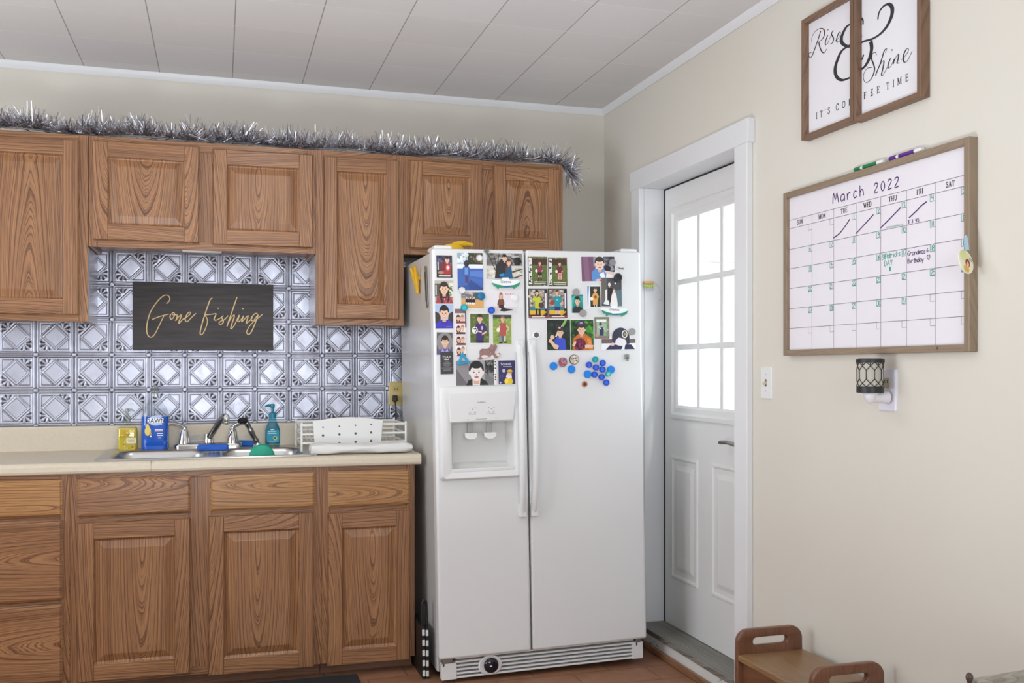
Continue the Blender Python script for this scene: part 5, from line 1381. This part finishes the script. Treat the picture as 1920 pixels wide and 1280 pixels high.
# --- two framed halves of one coffee sign
INK = mat('black_ink', '2c2a2c', .6)
LS = {"R":[[[83,342],[64,313],[48,292],[36,277],[23,272],[13,281],[18,289],[31,288]],[[32,323],[34,338],[51,350],[77,351],[98,342],[104,326],[92,313],[70,309],[64,310]],[[72,307],[80,286],[92,269],[104,265],[115,273]]],"i":[[[121,316],[109,299],[109,288],[121,289]]],"s":[[[121,289],[144,316],[150,320],[141,313],[151,296],[147,283],[135,283]]],"e":[[[158,284],[179,288],[189,301],[179,304],[168,287],[173,276],[191,278]]],"dot":[[[120,334],[123,331]]],"amp":[[[237,312],[214,307],[194,286],[196,267],[219,249],[237,242]],[[237,247],[196,242],[173,221],[160,196],[167,169],[196,149],[237,145]]]}
RS = {"amp":[[[1,289],[1,302],[-10,312],[-21,314]],[[71,281],[77,300],[98,311],[121,308],[135,292],[133,270],[113,247],[83,234],[46,231],[9,236],[-21,236]],[[-21,253],[-5,257]],[[38,227],[42,203],[33,179],[14,161],[-21,154]],[[-21,184],[-2,186],[4,196]]],"S":[[[65,176],[59,186],[46,185],[42,173],[51,153],[56,135],[44,115],[22,107],[6,117],[5,136],[20,149],[44,146]]],"h":[[[105,170],[112,181],[100,177],[83,147],[64,122],[62,116]],[[63,118],[75,136],[93,149],[99,146],[95,130],[88,112],[95,108],[113,125]]],"i":[[[128,147],[118,133],[118,122],[130,123]]],"dot":[[[133,171],[136,168]]],"n":[[[130,123],[145,141],[140,127]],[[140,127],[153,144],[163,147],[162,136],[157,125],[167,122]]],"e":[[[175,128],[198,138],[206,149],[196,152],[184,136],[187,119],[201,118],[221,139]]]}
SH, FWD = .402, .032


def half(label, y0, z0, strokes, words, SW):
    t = thing('framed_sign', label, 'sign', on_wall(y0, z0), RW_, 'framed coffee sign halves')
    frame(t, SW, SH, .016, FWD, BROWNFRAME)
    MB().use(mat('sign_panel_white', 'e9e6ea', .5)).box(.014, SW - .014, -.012, -.003, .014, SH - .014).build('panel', t)
    y = -.0124; m = MB().use(INK)
    for k, v in strokes.items():
        if k == 'amp': w_ = m; m = MB().use(INK)
        for s in v:
            pts = smooth_pts([(a / 1000, b / 1000) for a, b in s], 7)
            if k == 'amp': m.stroke(pts, .0165, y, .0062)
            elif k == 'dot': m.stroke([(a / 1000, b / 1000) for a, b in s], .004, y)
            else: m.stroke(pts, .0056, y - .0002, .0018)
        if k == 'amp': m.build('ampersand', t); m = w_
    m.build('script_word', t)
    for ch, x, z in words: m = MB().use(INK); serif(m, ch, x, z, .0205, .0017, y); m.build('capital_letter', t)
    return t


half("left framed half of the coffee sign with the word Rise", 2.829, 2.03, {k: [[(min(max(a, 17), 258), b) for a, b in s] for s in v] for k, v in LS.items()}, [('I', .056, .060), ('T', .078, .060), ("'", .106, .060), ('S', .121, .060), ('C', .164, .060), ('O', .196, .060), ('F', .229, .060)], .276)
half("right framed half of the coffee sign with the word Shine", 2.551, 2.024, {k: [[(min(max(a + 21, 13), 282), b + 6) for a, b in s] for s in v] for k, v in RS.items()}, [('F', .025, .066), ('E', .057, .066), ('E', .087, .066), ('T', .129, .066), ('I', .158, .066), ('M', .178, .066), ('E', .213, .066)], .300)

# --- whiteboard calendar
t = thing('whiteboard_calendar', 'framed whiteboard calendar marked March 2022 on the right wall', 'calendar', on_wall(2.945, 1.313), RW_)
WB = t
BW, BH, BD = .871, .561, .027
frame(t, BW, BH, .020, BD, GREYWOOD)
MB().use(BOARD).box(.017, BW - .017, -.014, -.003, .016, BH - .017).build('writing_surface', t, bevel=.0)
VX = [.020, .152, .271, .385, .502, .615, .731, .8515]; HZ = [.4655, .4365, .365, .2985, .231, .161, .0935, .019]
m = MB().use(mat('grid_ink', '77737a', .5)); y = -.0143
for x in VX[1:-1]: m.stroke([(x, HZ[0]), (x, HZ[-1])], .0016, y)
for z in HZ[:-1]: m.stroke([(VX[0], z), (VX[-1], z)], .0016, y)
for i in range(7):
    for j in range(1, 7):
        x, z = VX[i + 1] - (.003 if i == 6 else 0), HZ[j]; m.stroke([(x - .020, z), (x - .020, z - .020), (x, z - .020)], .0013, y)
m.build('grid', t)
for i, d in enumerate(('SUN', 'MON', 'TUE', 'WED', 'THU', 'FRI', 'SAT')): m = MB().use(INK); serif(m, d, (VX[i] + VX[i + 1]) / 2 - .003, .4447, .0145, .0014, y - .0002, .08, True); m.build('weekday_name', t)
DIG = {'0': [[(.5, 1), (.15, .7), (.2, .2), (.5, 0), (.85, .3), (.8, .75), (.5, 1)]], '1': [[(.5, 1), (.5, 0)]], '2': [[(.1, .75), (.3, 1), (.75, .95), (.75, .65), (.1, 0), (.9, .05)]],
       '3': [[(.1, .9), (.5, 1), (.8, .8), (.4, .55), (.85, .3), (.5, 0), (.1, .1)]], '4': [[(.2, 1), (.15, .5), (.85, .5)], [(.7, 1), (.7, 0)]], '5': [[(.85, 1), (.2, 1), (.2, .6), (.7, .6), (.8, .25), (.5, 0), (.1, .1)]],
       '6': [[(.7, 1), (.25, .6), (.2, .2), (.5, 0), (.8, .25), (.5, .5), (.22, .3)]], '7': [[(.1, 1), (.85, 1), (.4, 0)]], '8': [[(.5, .5), (.15, .75), (.5, 1), (.85, .75), (.5, .5), (.15, .25), (.5, 0), (.85, .25), (.5, .5)]], '9': [[(.8, .7), (.5, 1), (.2, .75), (.5, .5), (.8, .7), (.7, 0)]]}
HW = dict(DIG)
HW.update({'M': [[(.0, .0), (.15, 1), (.5, .3), (.8, .95), (1.1, .0)]], 'a': [[(.75, .6), (.3, .62), (.1, .3), (.3, 0), (.7, .2), (.76, .6)], [(.76, .6), (.85, 0)]], 'r': [[(.15, .6), (.2, 0)], [(.2, .35), (.45, .62), (.75, .55)]], 'c': [[(.75, .5), (.45, .62), (.15, .3), (.4, 0), (.8, .12)]],
           'h': [[(.15, 1), (.2, 0)], [(.2, .35), (.5, .6), (.75, .4), (.8, 0)]], 'S': [[(.8, .85), (.5, 1), (.15, .8), (.5, .55), (.85, .25), (.5, 0), (.1, .15)]], 't': [[(.4, 1), (.4, .1), (.7, 0)], [(.1, .65), (.75, .65)]], 'P': [[(.15, 0), (.15, 1), (.7, .95), (.75, .6), (.2, .5)]],
           'i': [[(.4, .6), (.4, 0)], [(.4, .85), (.42, .88)]], 'k': [[(.15, 1), (.15, 0)], [(.7, .6), (.18, .25), (.75, 0)]], 's': [[(.7, .55), (.35, .6), (.3, .38), (.65, .25), (.55, .02), (.15, .05)]], 'D': [[(.15, 0), (.15, 1), (.65, .85), (.85, .45), (.6, .05), (.15, 0)]], 'A': [[(.05, 0), (.45, 1), (.85, 0)], [(.2, .4), (.7, .4)]], 'Y': [[(.1, 1), (.45, .5), (.8, 1)], [(.45, .5), (.4, 0)]],
           'G': [[(.8, .8), (.5, 1), (.1, .6), (.2, .1), (.6, 0), (.85, .4), (.5, .42)]], 'n': [[(.15, .6), (.18, 0)], [(.18, .4), (.5, .6), (.75, .4), (.78, 0)]], 'd': [[(.7, .5), (.35, .6), (.1, .3), (.35, 0), (.72, .2)], [(.75, 1), (.75, 0)]], 'm': [[(.08, .6), (.1, 0)], [(.1, .4), (.3, .6), (.45, .4), (.45, 0)], [(.45, .4), (.68, .6), (.85, .4), (.88, 0)]],
           'B': [[(.15, 0), (.15, 1), (.65, .9), (.6, .6), (.18, .52), (.75, .4), (.7, .08), (.15, 0)]], 'y': [[(.1, .6), (.45, .15)], [(.8, .6), (.3, -.4)]], 'p': [[(.15, .6), (.15, -.4)], [(.15, .5), (.6, .6), (.75, .3), (.4, 0), (.15, .15)]], '(': [[(.6, 1.1), (.3, .5), (.6, -.1)]], ')': [[(.3, 1.1), (.6, .5), (.3, -.1)]], '<': [[(.5, 0), (.0, .6), (.2, .95), (.5, .7), (.8, .95), (1, .6), (.5, 0)]]})


def hand(m, body, x, z, h, wt, y, adv=.82, rise=0):
    for ch in body:
        if ch != ' ':
            for s in HW[ch]: m.stroke(smooth_pts([(x + a * h * .8, z + b * h) for a, b in s], 3), wt, y)
        x += h * adv * (1.25 if ch == 'M' else .72 if ch in 'it1' else 1); z += rise
    return x


PUR = mat('purple_marker_ink', '4a2368', .5); TEA = mat('teal_marker_ink', '2aa690', .5)
y = -.0147; SHX = -.0145


def note(body, x, z, h, wt, adv=.82, rise=0, ink_=None, name='note'):
    m = MB().use(ink_ or PUR); hand(m, body, x + SHX, z + .002, h, wt, y, adv, rise); return m.build(name, WB)


note('March', .281, .481, .034, .0034, .92, name='month_name'); note('2022', .484, .480, .028, .0032, 1.1, name='year')
for s in ([(.284, .371), (.315, .381), (.341, .397), (.369, .419)], [(.398, .369), (.44, .392), (.483, .416)], [(.515, .371), (.560, .394), (.605, .418)], [(.640, .383), (.673, .399), (.69, .409), (.712, .417)]): m = MB().use(PUR); m.stroke(smooth_pts([(a + SHX, b + .002) for a, b in s], 4), .0038, y); m.build('slash', WB)
note('3 3 45', .634, .3665, .0095, .0020, .85)
m = MB().use(PUR); hand(m, 'Grandmas', .633 + SHX, .277, .0135, .0017, y, .70); hand(m, '6', .711 + SHX, .279, .011, .0016, y); hand(m, 'Birthday', .633 + SHX, .255, .0135, .0018, y, .66); hand(m, '<', .714 + SHX, .257, .014, .0016, y); m.build('note', WB)
m = MB().use(INK); m.stroke([(.7505, .016), (.7515, .010), (.7555, .009), (.757, .016)], .0018, -.0277); m.build('frame_mark', WB)
for d in range(1, 32):
    k = d + 1; i, j = k % 7, k // 7 + 1
    x1 = VX[i + 1] - (.003 if i == 6 else 0); b = str(d); m = MB().use(TEA)
    hand(m, b, x1 - (.0155 if len(b) == 1 else .0185), HZ[j] - .0175, .0145, .0019, y, .62)
    m.stroke([(x1 - .0195, HZ[j] - .001), (x1 - .0195, HZ[j] - .0195)], .0010, y).stroke([(x1 - .0195, HZ[j] - .0195), (x1 - .001, HZ[j] - .0195)], .0010, y)
    m.build('day_number', WB)
m = MB().use(TEA); hand(m, 'StPatricks', .520 + SHX, .278, .0150, .0019, y, .60, .0004); hand(m, 'DAY', .532 + SHX, .258, .0155, .0019, y, .85)
m.stroke([(.558 + SHX, .254), (.5585 + SHX, .241)], .0055, y); m.build('note', WB)
m = MB().use(TEA)
for i in range(11): m.stroke([(.527 + i * .0068, .3672), (.5295 + i * .0068, .3735), (.532 + i * .0068, .3675)], .0013, y)
m.build('note', WB)
# markers on the top edge of the board
for lab, y0, col, nm in (('green capped whiteboard marker lying on the calendar frame', 2.565, '0b7a48', 'g'), ('purple capped whiteboard marker lying on the calendar frame', 2.402, '5a2a8c', 'p')):
    t = thing('whiteboard_marker', lab, 'marker', on_wall(y0, 1.313 + BH + .0078, .014), RW_, 'markers on the whiteboard frame')
    MC = mat('marker_' + col, col, .35)
    MB().use(MC).tube([(0, 0, 0), (.002, 0, 0), (.032, 0, 0)], [.0055, .0074, .0074], 14).build('cap', t, smooth=40)
    MB().use(WHITE).tube([(.032, 0, 0), (.128, 0, 0), (.130, 0, 0), (.138, 0, 0)], [.0066, .0066, .0055, .0055], 14).build('barrel', t, smooth=40)
    m = MB().use(MC); m.tube([(.043, 0, 0), (.108, 0, 0)], [.0068, .0068], 14); m.build('label_band', t, smooth=40)
# paper disc hanging on the frame's right edge
t = thing('hanging_ornament', 'small round printed ornament hanging off the calendar frame edge', 'ornament', on_wall(2.0635, 1.545, .048), (0, 0, 0))
Rt = (Matrix.Rotation(R(12), 4, 'Z') @ Matrix.Rotation(R(28), 4, 'Y') @ Matrix.Rotation(R(-14), 4, 'X'))
m = MB().use(mat('ornament_card', 'ece8d2', .5)); m.M = Rt @ Matrix.Rotation(R(90), 4, 'X'); m.lathe([(0, -.002), (.032, -.002), (.033, 0), (.032, .002), (0, .002)], 28); dsk = m.build('disc', t, smooth=30)
m = MB(); m.M = Rt.copy(); y = -.0022
m.use(ink('dde0a0')).disc(-.010, .010, .02, .016, y, 14).use(ink('8a3c24')).disc(.006, -.002, .010, .013, y - .0002, 14).use(ink('e8b890')).disc(.006, -.006, .006, .008, y - .0004, 12).use(ink('e0b040')).disc(.004, -.020, .012, .010, y - .0003, 12).use(ink('5a5a4a')).box(.012, .024, y - .0004, y - .0002, .012, .014).box(.010, .022, y - .0004, y - .0002, .017, .019)
m.build('print', dsk)
m = MB().use(mat('ribbon_blue', 'a8cbe0', .6)).add([(-.006 + .012, -.004, .03), (.008, -.004, .03), (.008, .002, .065), (-.001, .002, .065), (-.003, -.004, .03)], [(0, 1, 2, 3, 4)]); m.tube([(.003, 0, .03), (.004, .003, .05), (.006, .006, .068)], [.004, .0045, .003], 6)
m.build('ribbon', t)

# --- light switch
t = thing('light_switch', 'white light switch plate right of the door casing', 'switch', on_wall(3.09, 1.217), RW_)
m = MB().use(WHITE); m.loft([[(x, y, z) for x, z in rrect(-.036 + i, .036 - i, -.058 + i, .058 - i, .004, 3)] for i, y in ((0, 0), (0, -.004), (.003, -.0065))]); m.build('plate', t, smooth=30)
m = MB().use(mat('switch_slot', '6e655c', .6)).box(-.006, .006, -.0069, -.006, -.013, .013); m.build('slot', t)
m = MB().use(mat('ivory_plastic', 'd6c8a4', .4)); m.at((0, -.008, .0), (R(22), 0, 0)); m.box(-.0042, .0042, -.010, .006, -.0055, .0045); m.build('toggle', t, bevel=.001)
m = MB().use(STEEL)
for z in (-.03, .03): m.at((0, -.0066, z), (R(90), 0, 0)).lathe([(.003, 0), (.002, .001), (0, .001)], 10)
m.build('screw', t)
# --- outlet and plug-in wax warmer
t = thing('wall_outlet', 'white wall outlet plate with tan sockets behind the wax warmer', 'outlet', on_wall(2.425, 1.205), RW_)
m = MB().use(mat('lilac_white_plate', 'e2e0ea', .35)); m.loft([[(x, y, z) for x, z in rrect(-.040 + i, .040 - i, -.062 + i, .062 - i, .004, 3)] for i, y in ((0, 0), (0, -.005), (.004, -.008))]); m.build('plate', t, smooth=30)
for z in (.021, -.021):
    m = MB().use(mat('tan_plastic', 'b4a98c', .4)).prism(rrect(-.016, .016, z - .015, z + .015, .009, 4), -.010, -.004); s_ = m.build('socket', t, bevel=.001)
    m = MB().use(BLACK).box(-.007, -.0045, -.0104, -.0095, z, z + .009).box(.0045, .007, -.0104, -.0095, z, z + .009); m.build('slot', s_)
t = thing('wax_warmer', 'plug in wax warmer with black lattice shade under the calendar', 'warmer', on_wall(2.413, 1.198, .074), RW_)
LIN = mat('warmer_linen', 'b9b3a8', .7)
r0 = .036; m = MB().use(LIN); m.lathe([(r0, .012), (r0, .092)], 32, cap=False); m.build('shade', t, smooth=60)
MB().use(BLACK).lathe([(.037, .0), (.0385, .001), (.0385, .018), (.037, .019), (.034, .018), (.034, .001)], 32, cap=False).build('lower_rim', t, smooth=40)
m = MB().use(BLACK).lathe([(.037, .088), (.040, .0885), (.040, .097), (.037, .099), (.03, .1005), (.026, .0995), (0, .0985)], 32, cap=False)
m.build('upper_rim', t, smooth=40)
m = MB().use(BLACK); nS = 10
pt = lambda a, z: ((r0 + .0012) * math.sin(a), -(r0 + .0012) * math.cos(a), z)
for k in range(nS):
    a = 2 * math.pi * k / nS; h2 = math.pi / nS
    arc = lambda a0, z0, a1, z1: m.tube([pt(a0 + (a1 - a0) * q / 3, z0 + (z1 - z0) * q / 3) for q in range(4)], .0011, 5, False)
    arc(a, .041, a, .066)
    for s in (-1, 1): arc(a, .066, a + s * h2, .079); arc(a, .041, a + s * h2, .028); arc(a + s * h2, .0795, a, .089); arc(a + s * h2, .028, a, .019)
    arc(a + h2, .079, a + h2, .089)
m.build('lattice', t, smooth=60)
PW = mat('warmer_white_plastic', 'e4e2e8', .3)
m = MB().use(PW); m.lathe([(.0, -.034), (.006, -.031), (.014, -.022), (.018, -.014), (.019, -.004), (.026, -.001), (.030, .0), (0, .0)], 24); m.build('lamp_base', t, smooth=50)
m = MB().use(PW); m.tube([(0, .0, -.015), (0, .03, -.014), (0, .058, -.014)], [.014, .016, .019], 18); m.build('plug_arm', t, smooth=50)

# --- hanging bead trinket on the left jamb
t = thing('bead_trinket', 'small orange topped bead trinket hanging on the white door jamb', 'trinket', (1.921, DY1 - .002, 1.668))
MB().use(mat('orange_wood', 'd8a868', .5)).box(-.034, .016, -.018, 0, -.006, .006).build('top_bar', t, bevel=.003)
for i in range(5):
    x = -.028 + i * .0105
    MB().use(mat('yellow_green_bead', 'c8d878', .3)).at((x, -.009, -.017)).lathe([(0, -.009), (.005, -.005), (.0055, 0), (.005, .005), (0, .009)], 10).build('bead', t, smooth=60)
    MB().use(mat('pearl_bead', 'dcdce6', .25)).at((x, -.009, -.033)).lathe([(0, -.006), (.0045, -.003), (.005, 0), (.0045, .003), (0, .006)], 10).build('bead', t, smooth=60)
MB().use(mat('string', 'd8d4d2', .6)).tube(smooth_pts([(.014, -.009, .002), (.032, -.009, -.004), (.052, -.010, -.036), (.058, -.010, -.062), (.050, -.008, -.085), (.044, -.009, -.08)], 5), .0014, 6).build('string', t)

# ---------------------------------------------------------------- small wooden step stool by the right wall
t = thing('step_stool', 'small brown wooden stool with slotted end handles by the right wall', 'stool', (1.608, 0, 0))
SW_ = .243


def end_panel(y0, y1, lean):
    m = MB().use(WALNUT); m.wood('z', .12, .1); m.lc = .2
    top = [(a, b) for a, b in rrect(0, SW_, .1, .420, .042, 9) if b > .2]     # right side, over the top, left side
    raw = top + [(0, b) for b in (.3, .2, .1, .0)] + [(.03, 0), (.06, 0), (.078, .05), (.10, .05), (.12, .05), (SW_ - .10, .05), (SW_ - .078, .05), (SW_ - .06, 0), (SW_ - .03, 0)] + [(SW_, b) for b in (0, .1, .2, .3)]
    base = rrect(.058, SW_ - .058, .366, .392, .0125, 8); acc = [0]
    for p, p2 in zip(base, base[1:] + base[:1]): acc.append(acc[-1] + math.dist(p, p2))
    slot = []                                # the slot outline resampled to as many points as the panel outline
    for i in range(len(raw)):
        u = acc[-1] * i / len(raw); k = max(j for j in range(len(base)) if acc[j] <= u + 1e-9)
        p, p2 = base[k], base[(k + 1) % len(base)]; f = (u - acc[k]) / max(acc[k + 1] - acc[k], 1e-9)
        slot.append((p[0] + (p2[0] - p[0]) * f, p[1] + (p2[1] - p[1]) * f))

    def loop(k, ins, y):                     # k 0 outline, 1 slot; ins moves along the line between them
        out = []
        for (a, b), (sx, sz) in zip(raw, slot):
            L = math.hypot(a - sx, b - sz) or 1; f = ins / L
            out.append((a + (sx - a) * f, y, b + (sz - b) * f) if k == 0 else (sx + (a - sx) * f, y, sz + (b - sz) * f))
        return out

    q = y1
    L = [loop(1, 0, y0 + .005), loop(1, .0015, y0 + .0015), loop(1, .005, y0), loop(0, .006, y0), loop(0, .0018, y0 + .0018), loop(0, 0, y0 + .006),
         loop(0, 0, q - .006), loop(0, .0018, q - .0018), loop(0, .006, q), loop(1, .005, q), loop(1, .0015, q - .0015), loop(1, 0, q - .005), loop(1, 0, y0 + .005)]
    m.loft(L, cap=False)
    return m.build('end_panel', t, smooth=45, weld=True)


end_panel(2.80, 2.822, 0); end_panel(2.385, 2.407, 0)
m = MB().use(WALNUT2).board('y', .0, SW_, 2.407, 2.80, .322, .342); m.build('seat', t, bevel=.004)
m = MB().use(WALNUT).board('y', .018, .034, 2.407, 2.80, .20, .322).board('y', SW_ - .034, SW_ - .018, 2.407, 2.80, .20, .322); m.build('apron', t, bevel=.002)
m = MB().use(WALNUT).board('y', .036, SW_ - .036, 2.407, 2.80, .14, .156); m.build('stretcher', t, bevel=.002)

# ---------------------------------------------------------------- weathered chair at the lower right corner
t = thing('low_chair', 'weathered grey wooden chair with dark ball finial, cut off at bottom right', 'chair', (1.402, 1.556, 0), (0, 0, R(6)))
DW = mat('dark_brown_finial', '4a3a34', .4)
for x in (0, .40):
    m = MB().use(DW).at((x, 0, 0)); m.lathe([(.013, 0), (.016, .34), (.014, .62), (.0065, .640), (.005, .650), (.0035, .6545), (.0045, .658), (.0065, .6625), (.0072, .667), (.0062, .672), (.003, .6755), (0, .676)], 18); m.build('back_post', t, smooth=40)
m = MB().use(GREYTOP); m.board('x', .012, .388, -.010, .010, .54, .661, c=.05); m.build('crest_rail', t, bevel=.004, seg=3)
m = MB().use(GREYTOP); m.board('x', .012, .388, -.008, .008, .44, .49); m.build('back_slat', t, bevel=.003)
m = MB().use(GREYTOP); m.board('x', -.015, .415, -.36, .02, .335, .36); m.build('seat', t, bevel=.006)
for x in (.01, .39):
    m = MB().use(DW).at((x, -.335, 0)); m.lathe([(.012, 0), (.017, .2), (.015, .336)], 14); m.build('front_leg', t, smooth=40)

# ---------------------------------------------------------------- floor things
t = MB().use(mat('black_mat_rubber', '232226', .8)).prism([(-.30, 0), (.545, 0), (.545, .012), (-.30, .012)], 3.45, 4.02).build('floor_mat', bevel=.006)
tag(t, 'black floor mat in front of the sink cabinet', 'mat')
t = thing('folding_step_stool', 'folded black step stool with white grip squares beside the refrigerator', 'stool', (.7945, 3.90, .0), (0, R(-.8), 0))
BS = mat('black_stool_plastic', '161617', .4)
for k, x in enumerate((.0, .0148)):
    m = MB().use(BS).box(x, x + .0135, 0, .24, .0, .212 - k * .003); pl = m.build('folded_panel', t, bevel=.003)
    for i in range(5): z = .012 + i * .0415 - k * .003; MB().use(mat('white_grip', 'dcdcda', .6)).box(x + .0012, x + .0123, -.0015, .0005, z, z + .0245).build('grip_square', pl, bevel=.002)
m = MB().use(BS); m.tube(smooth_pts([(.006, .02, .205), (.005, .02, .26), (.008, .02, .305), (.016, .02, .318), (.0235, .02, .30), (.0245, .02, .205)], 5), .0058, 8); m.build('carry_handle', t, smooth=60)
t = MB().use(mat('green_toy_plastic', '4c9a3c', .4)).at((1.262, 3.93, .0005)).lathe([(.03, 0), (.032, .006), (.028, .012), (0, .013)], 24).build('toy_disc', smooth=40)
tag(t, 'small flat green disc lying under the refrigerator grille', 'toy')

# ---------------------------------------------------------------- behind the camera: window frames and the ceiling lamp
for nm, x0, x1, y in (('window_1', -.5, 1.2, YR - .08),):
    m = MB().use(TRIM); holed(m, x0 - .09, x1 + .09, .86, 2.34, x0, x1, .95, 2.25, YR, YR + .02); m.box((x0 + x1) / 2 - .02, (x0 + x1) / 2 + .02, y, y + .03, .95, 2.25).box(x0, x1, y, y + .03, 1.58, 1.62); struct(m.build(nm))
m = MB().use(TRIM); holed(m, 1.41, 3.59, .86, 2.34, 1.5, 3.5, .95, 2.25, -.02, 0); m.box(2.48, 2.52, .05, .08, .95, 2.25); struct(m.build('window_2', rot=(0, 0, R(90)), loc=(XL, 0, 0)))

t = thing('ceiling_lamp', 'round flush ceiling lamp above the kitchen floor', 'lamp', (.25, 3.12, ZC))
MB().use(mat('lamp_rim', 'd8d6d2', .4)).lathe([(.145, 0), (.15, -.012), (.15, -.045), (.14, -.062), (.128, -.066), (.125, -.06), (.125, -.02)], 36, cap=False).build('rim', t, smooth=40)
MB().use(mat('lamp_plate', 'eceae6', .5)).lathe([(.126, -.022), (0, -.022)], 36, cap=False).build('back_plate', t)
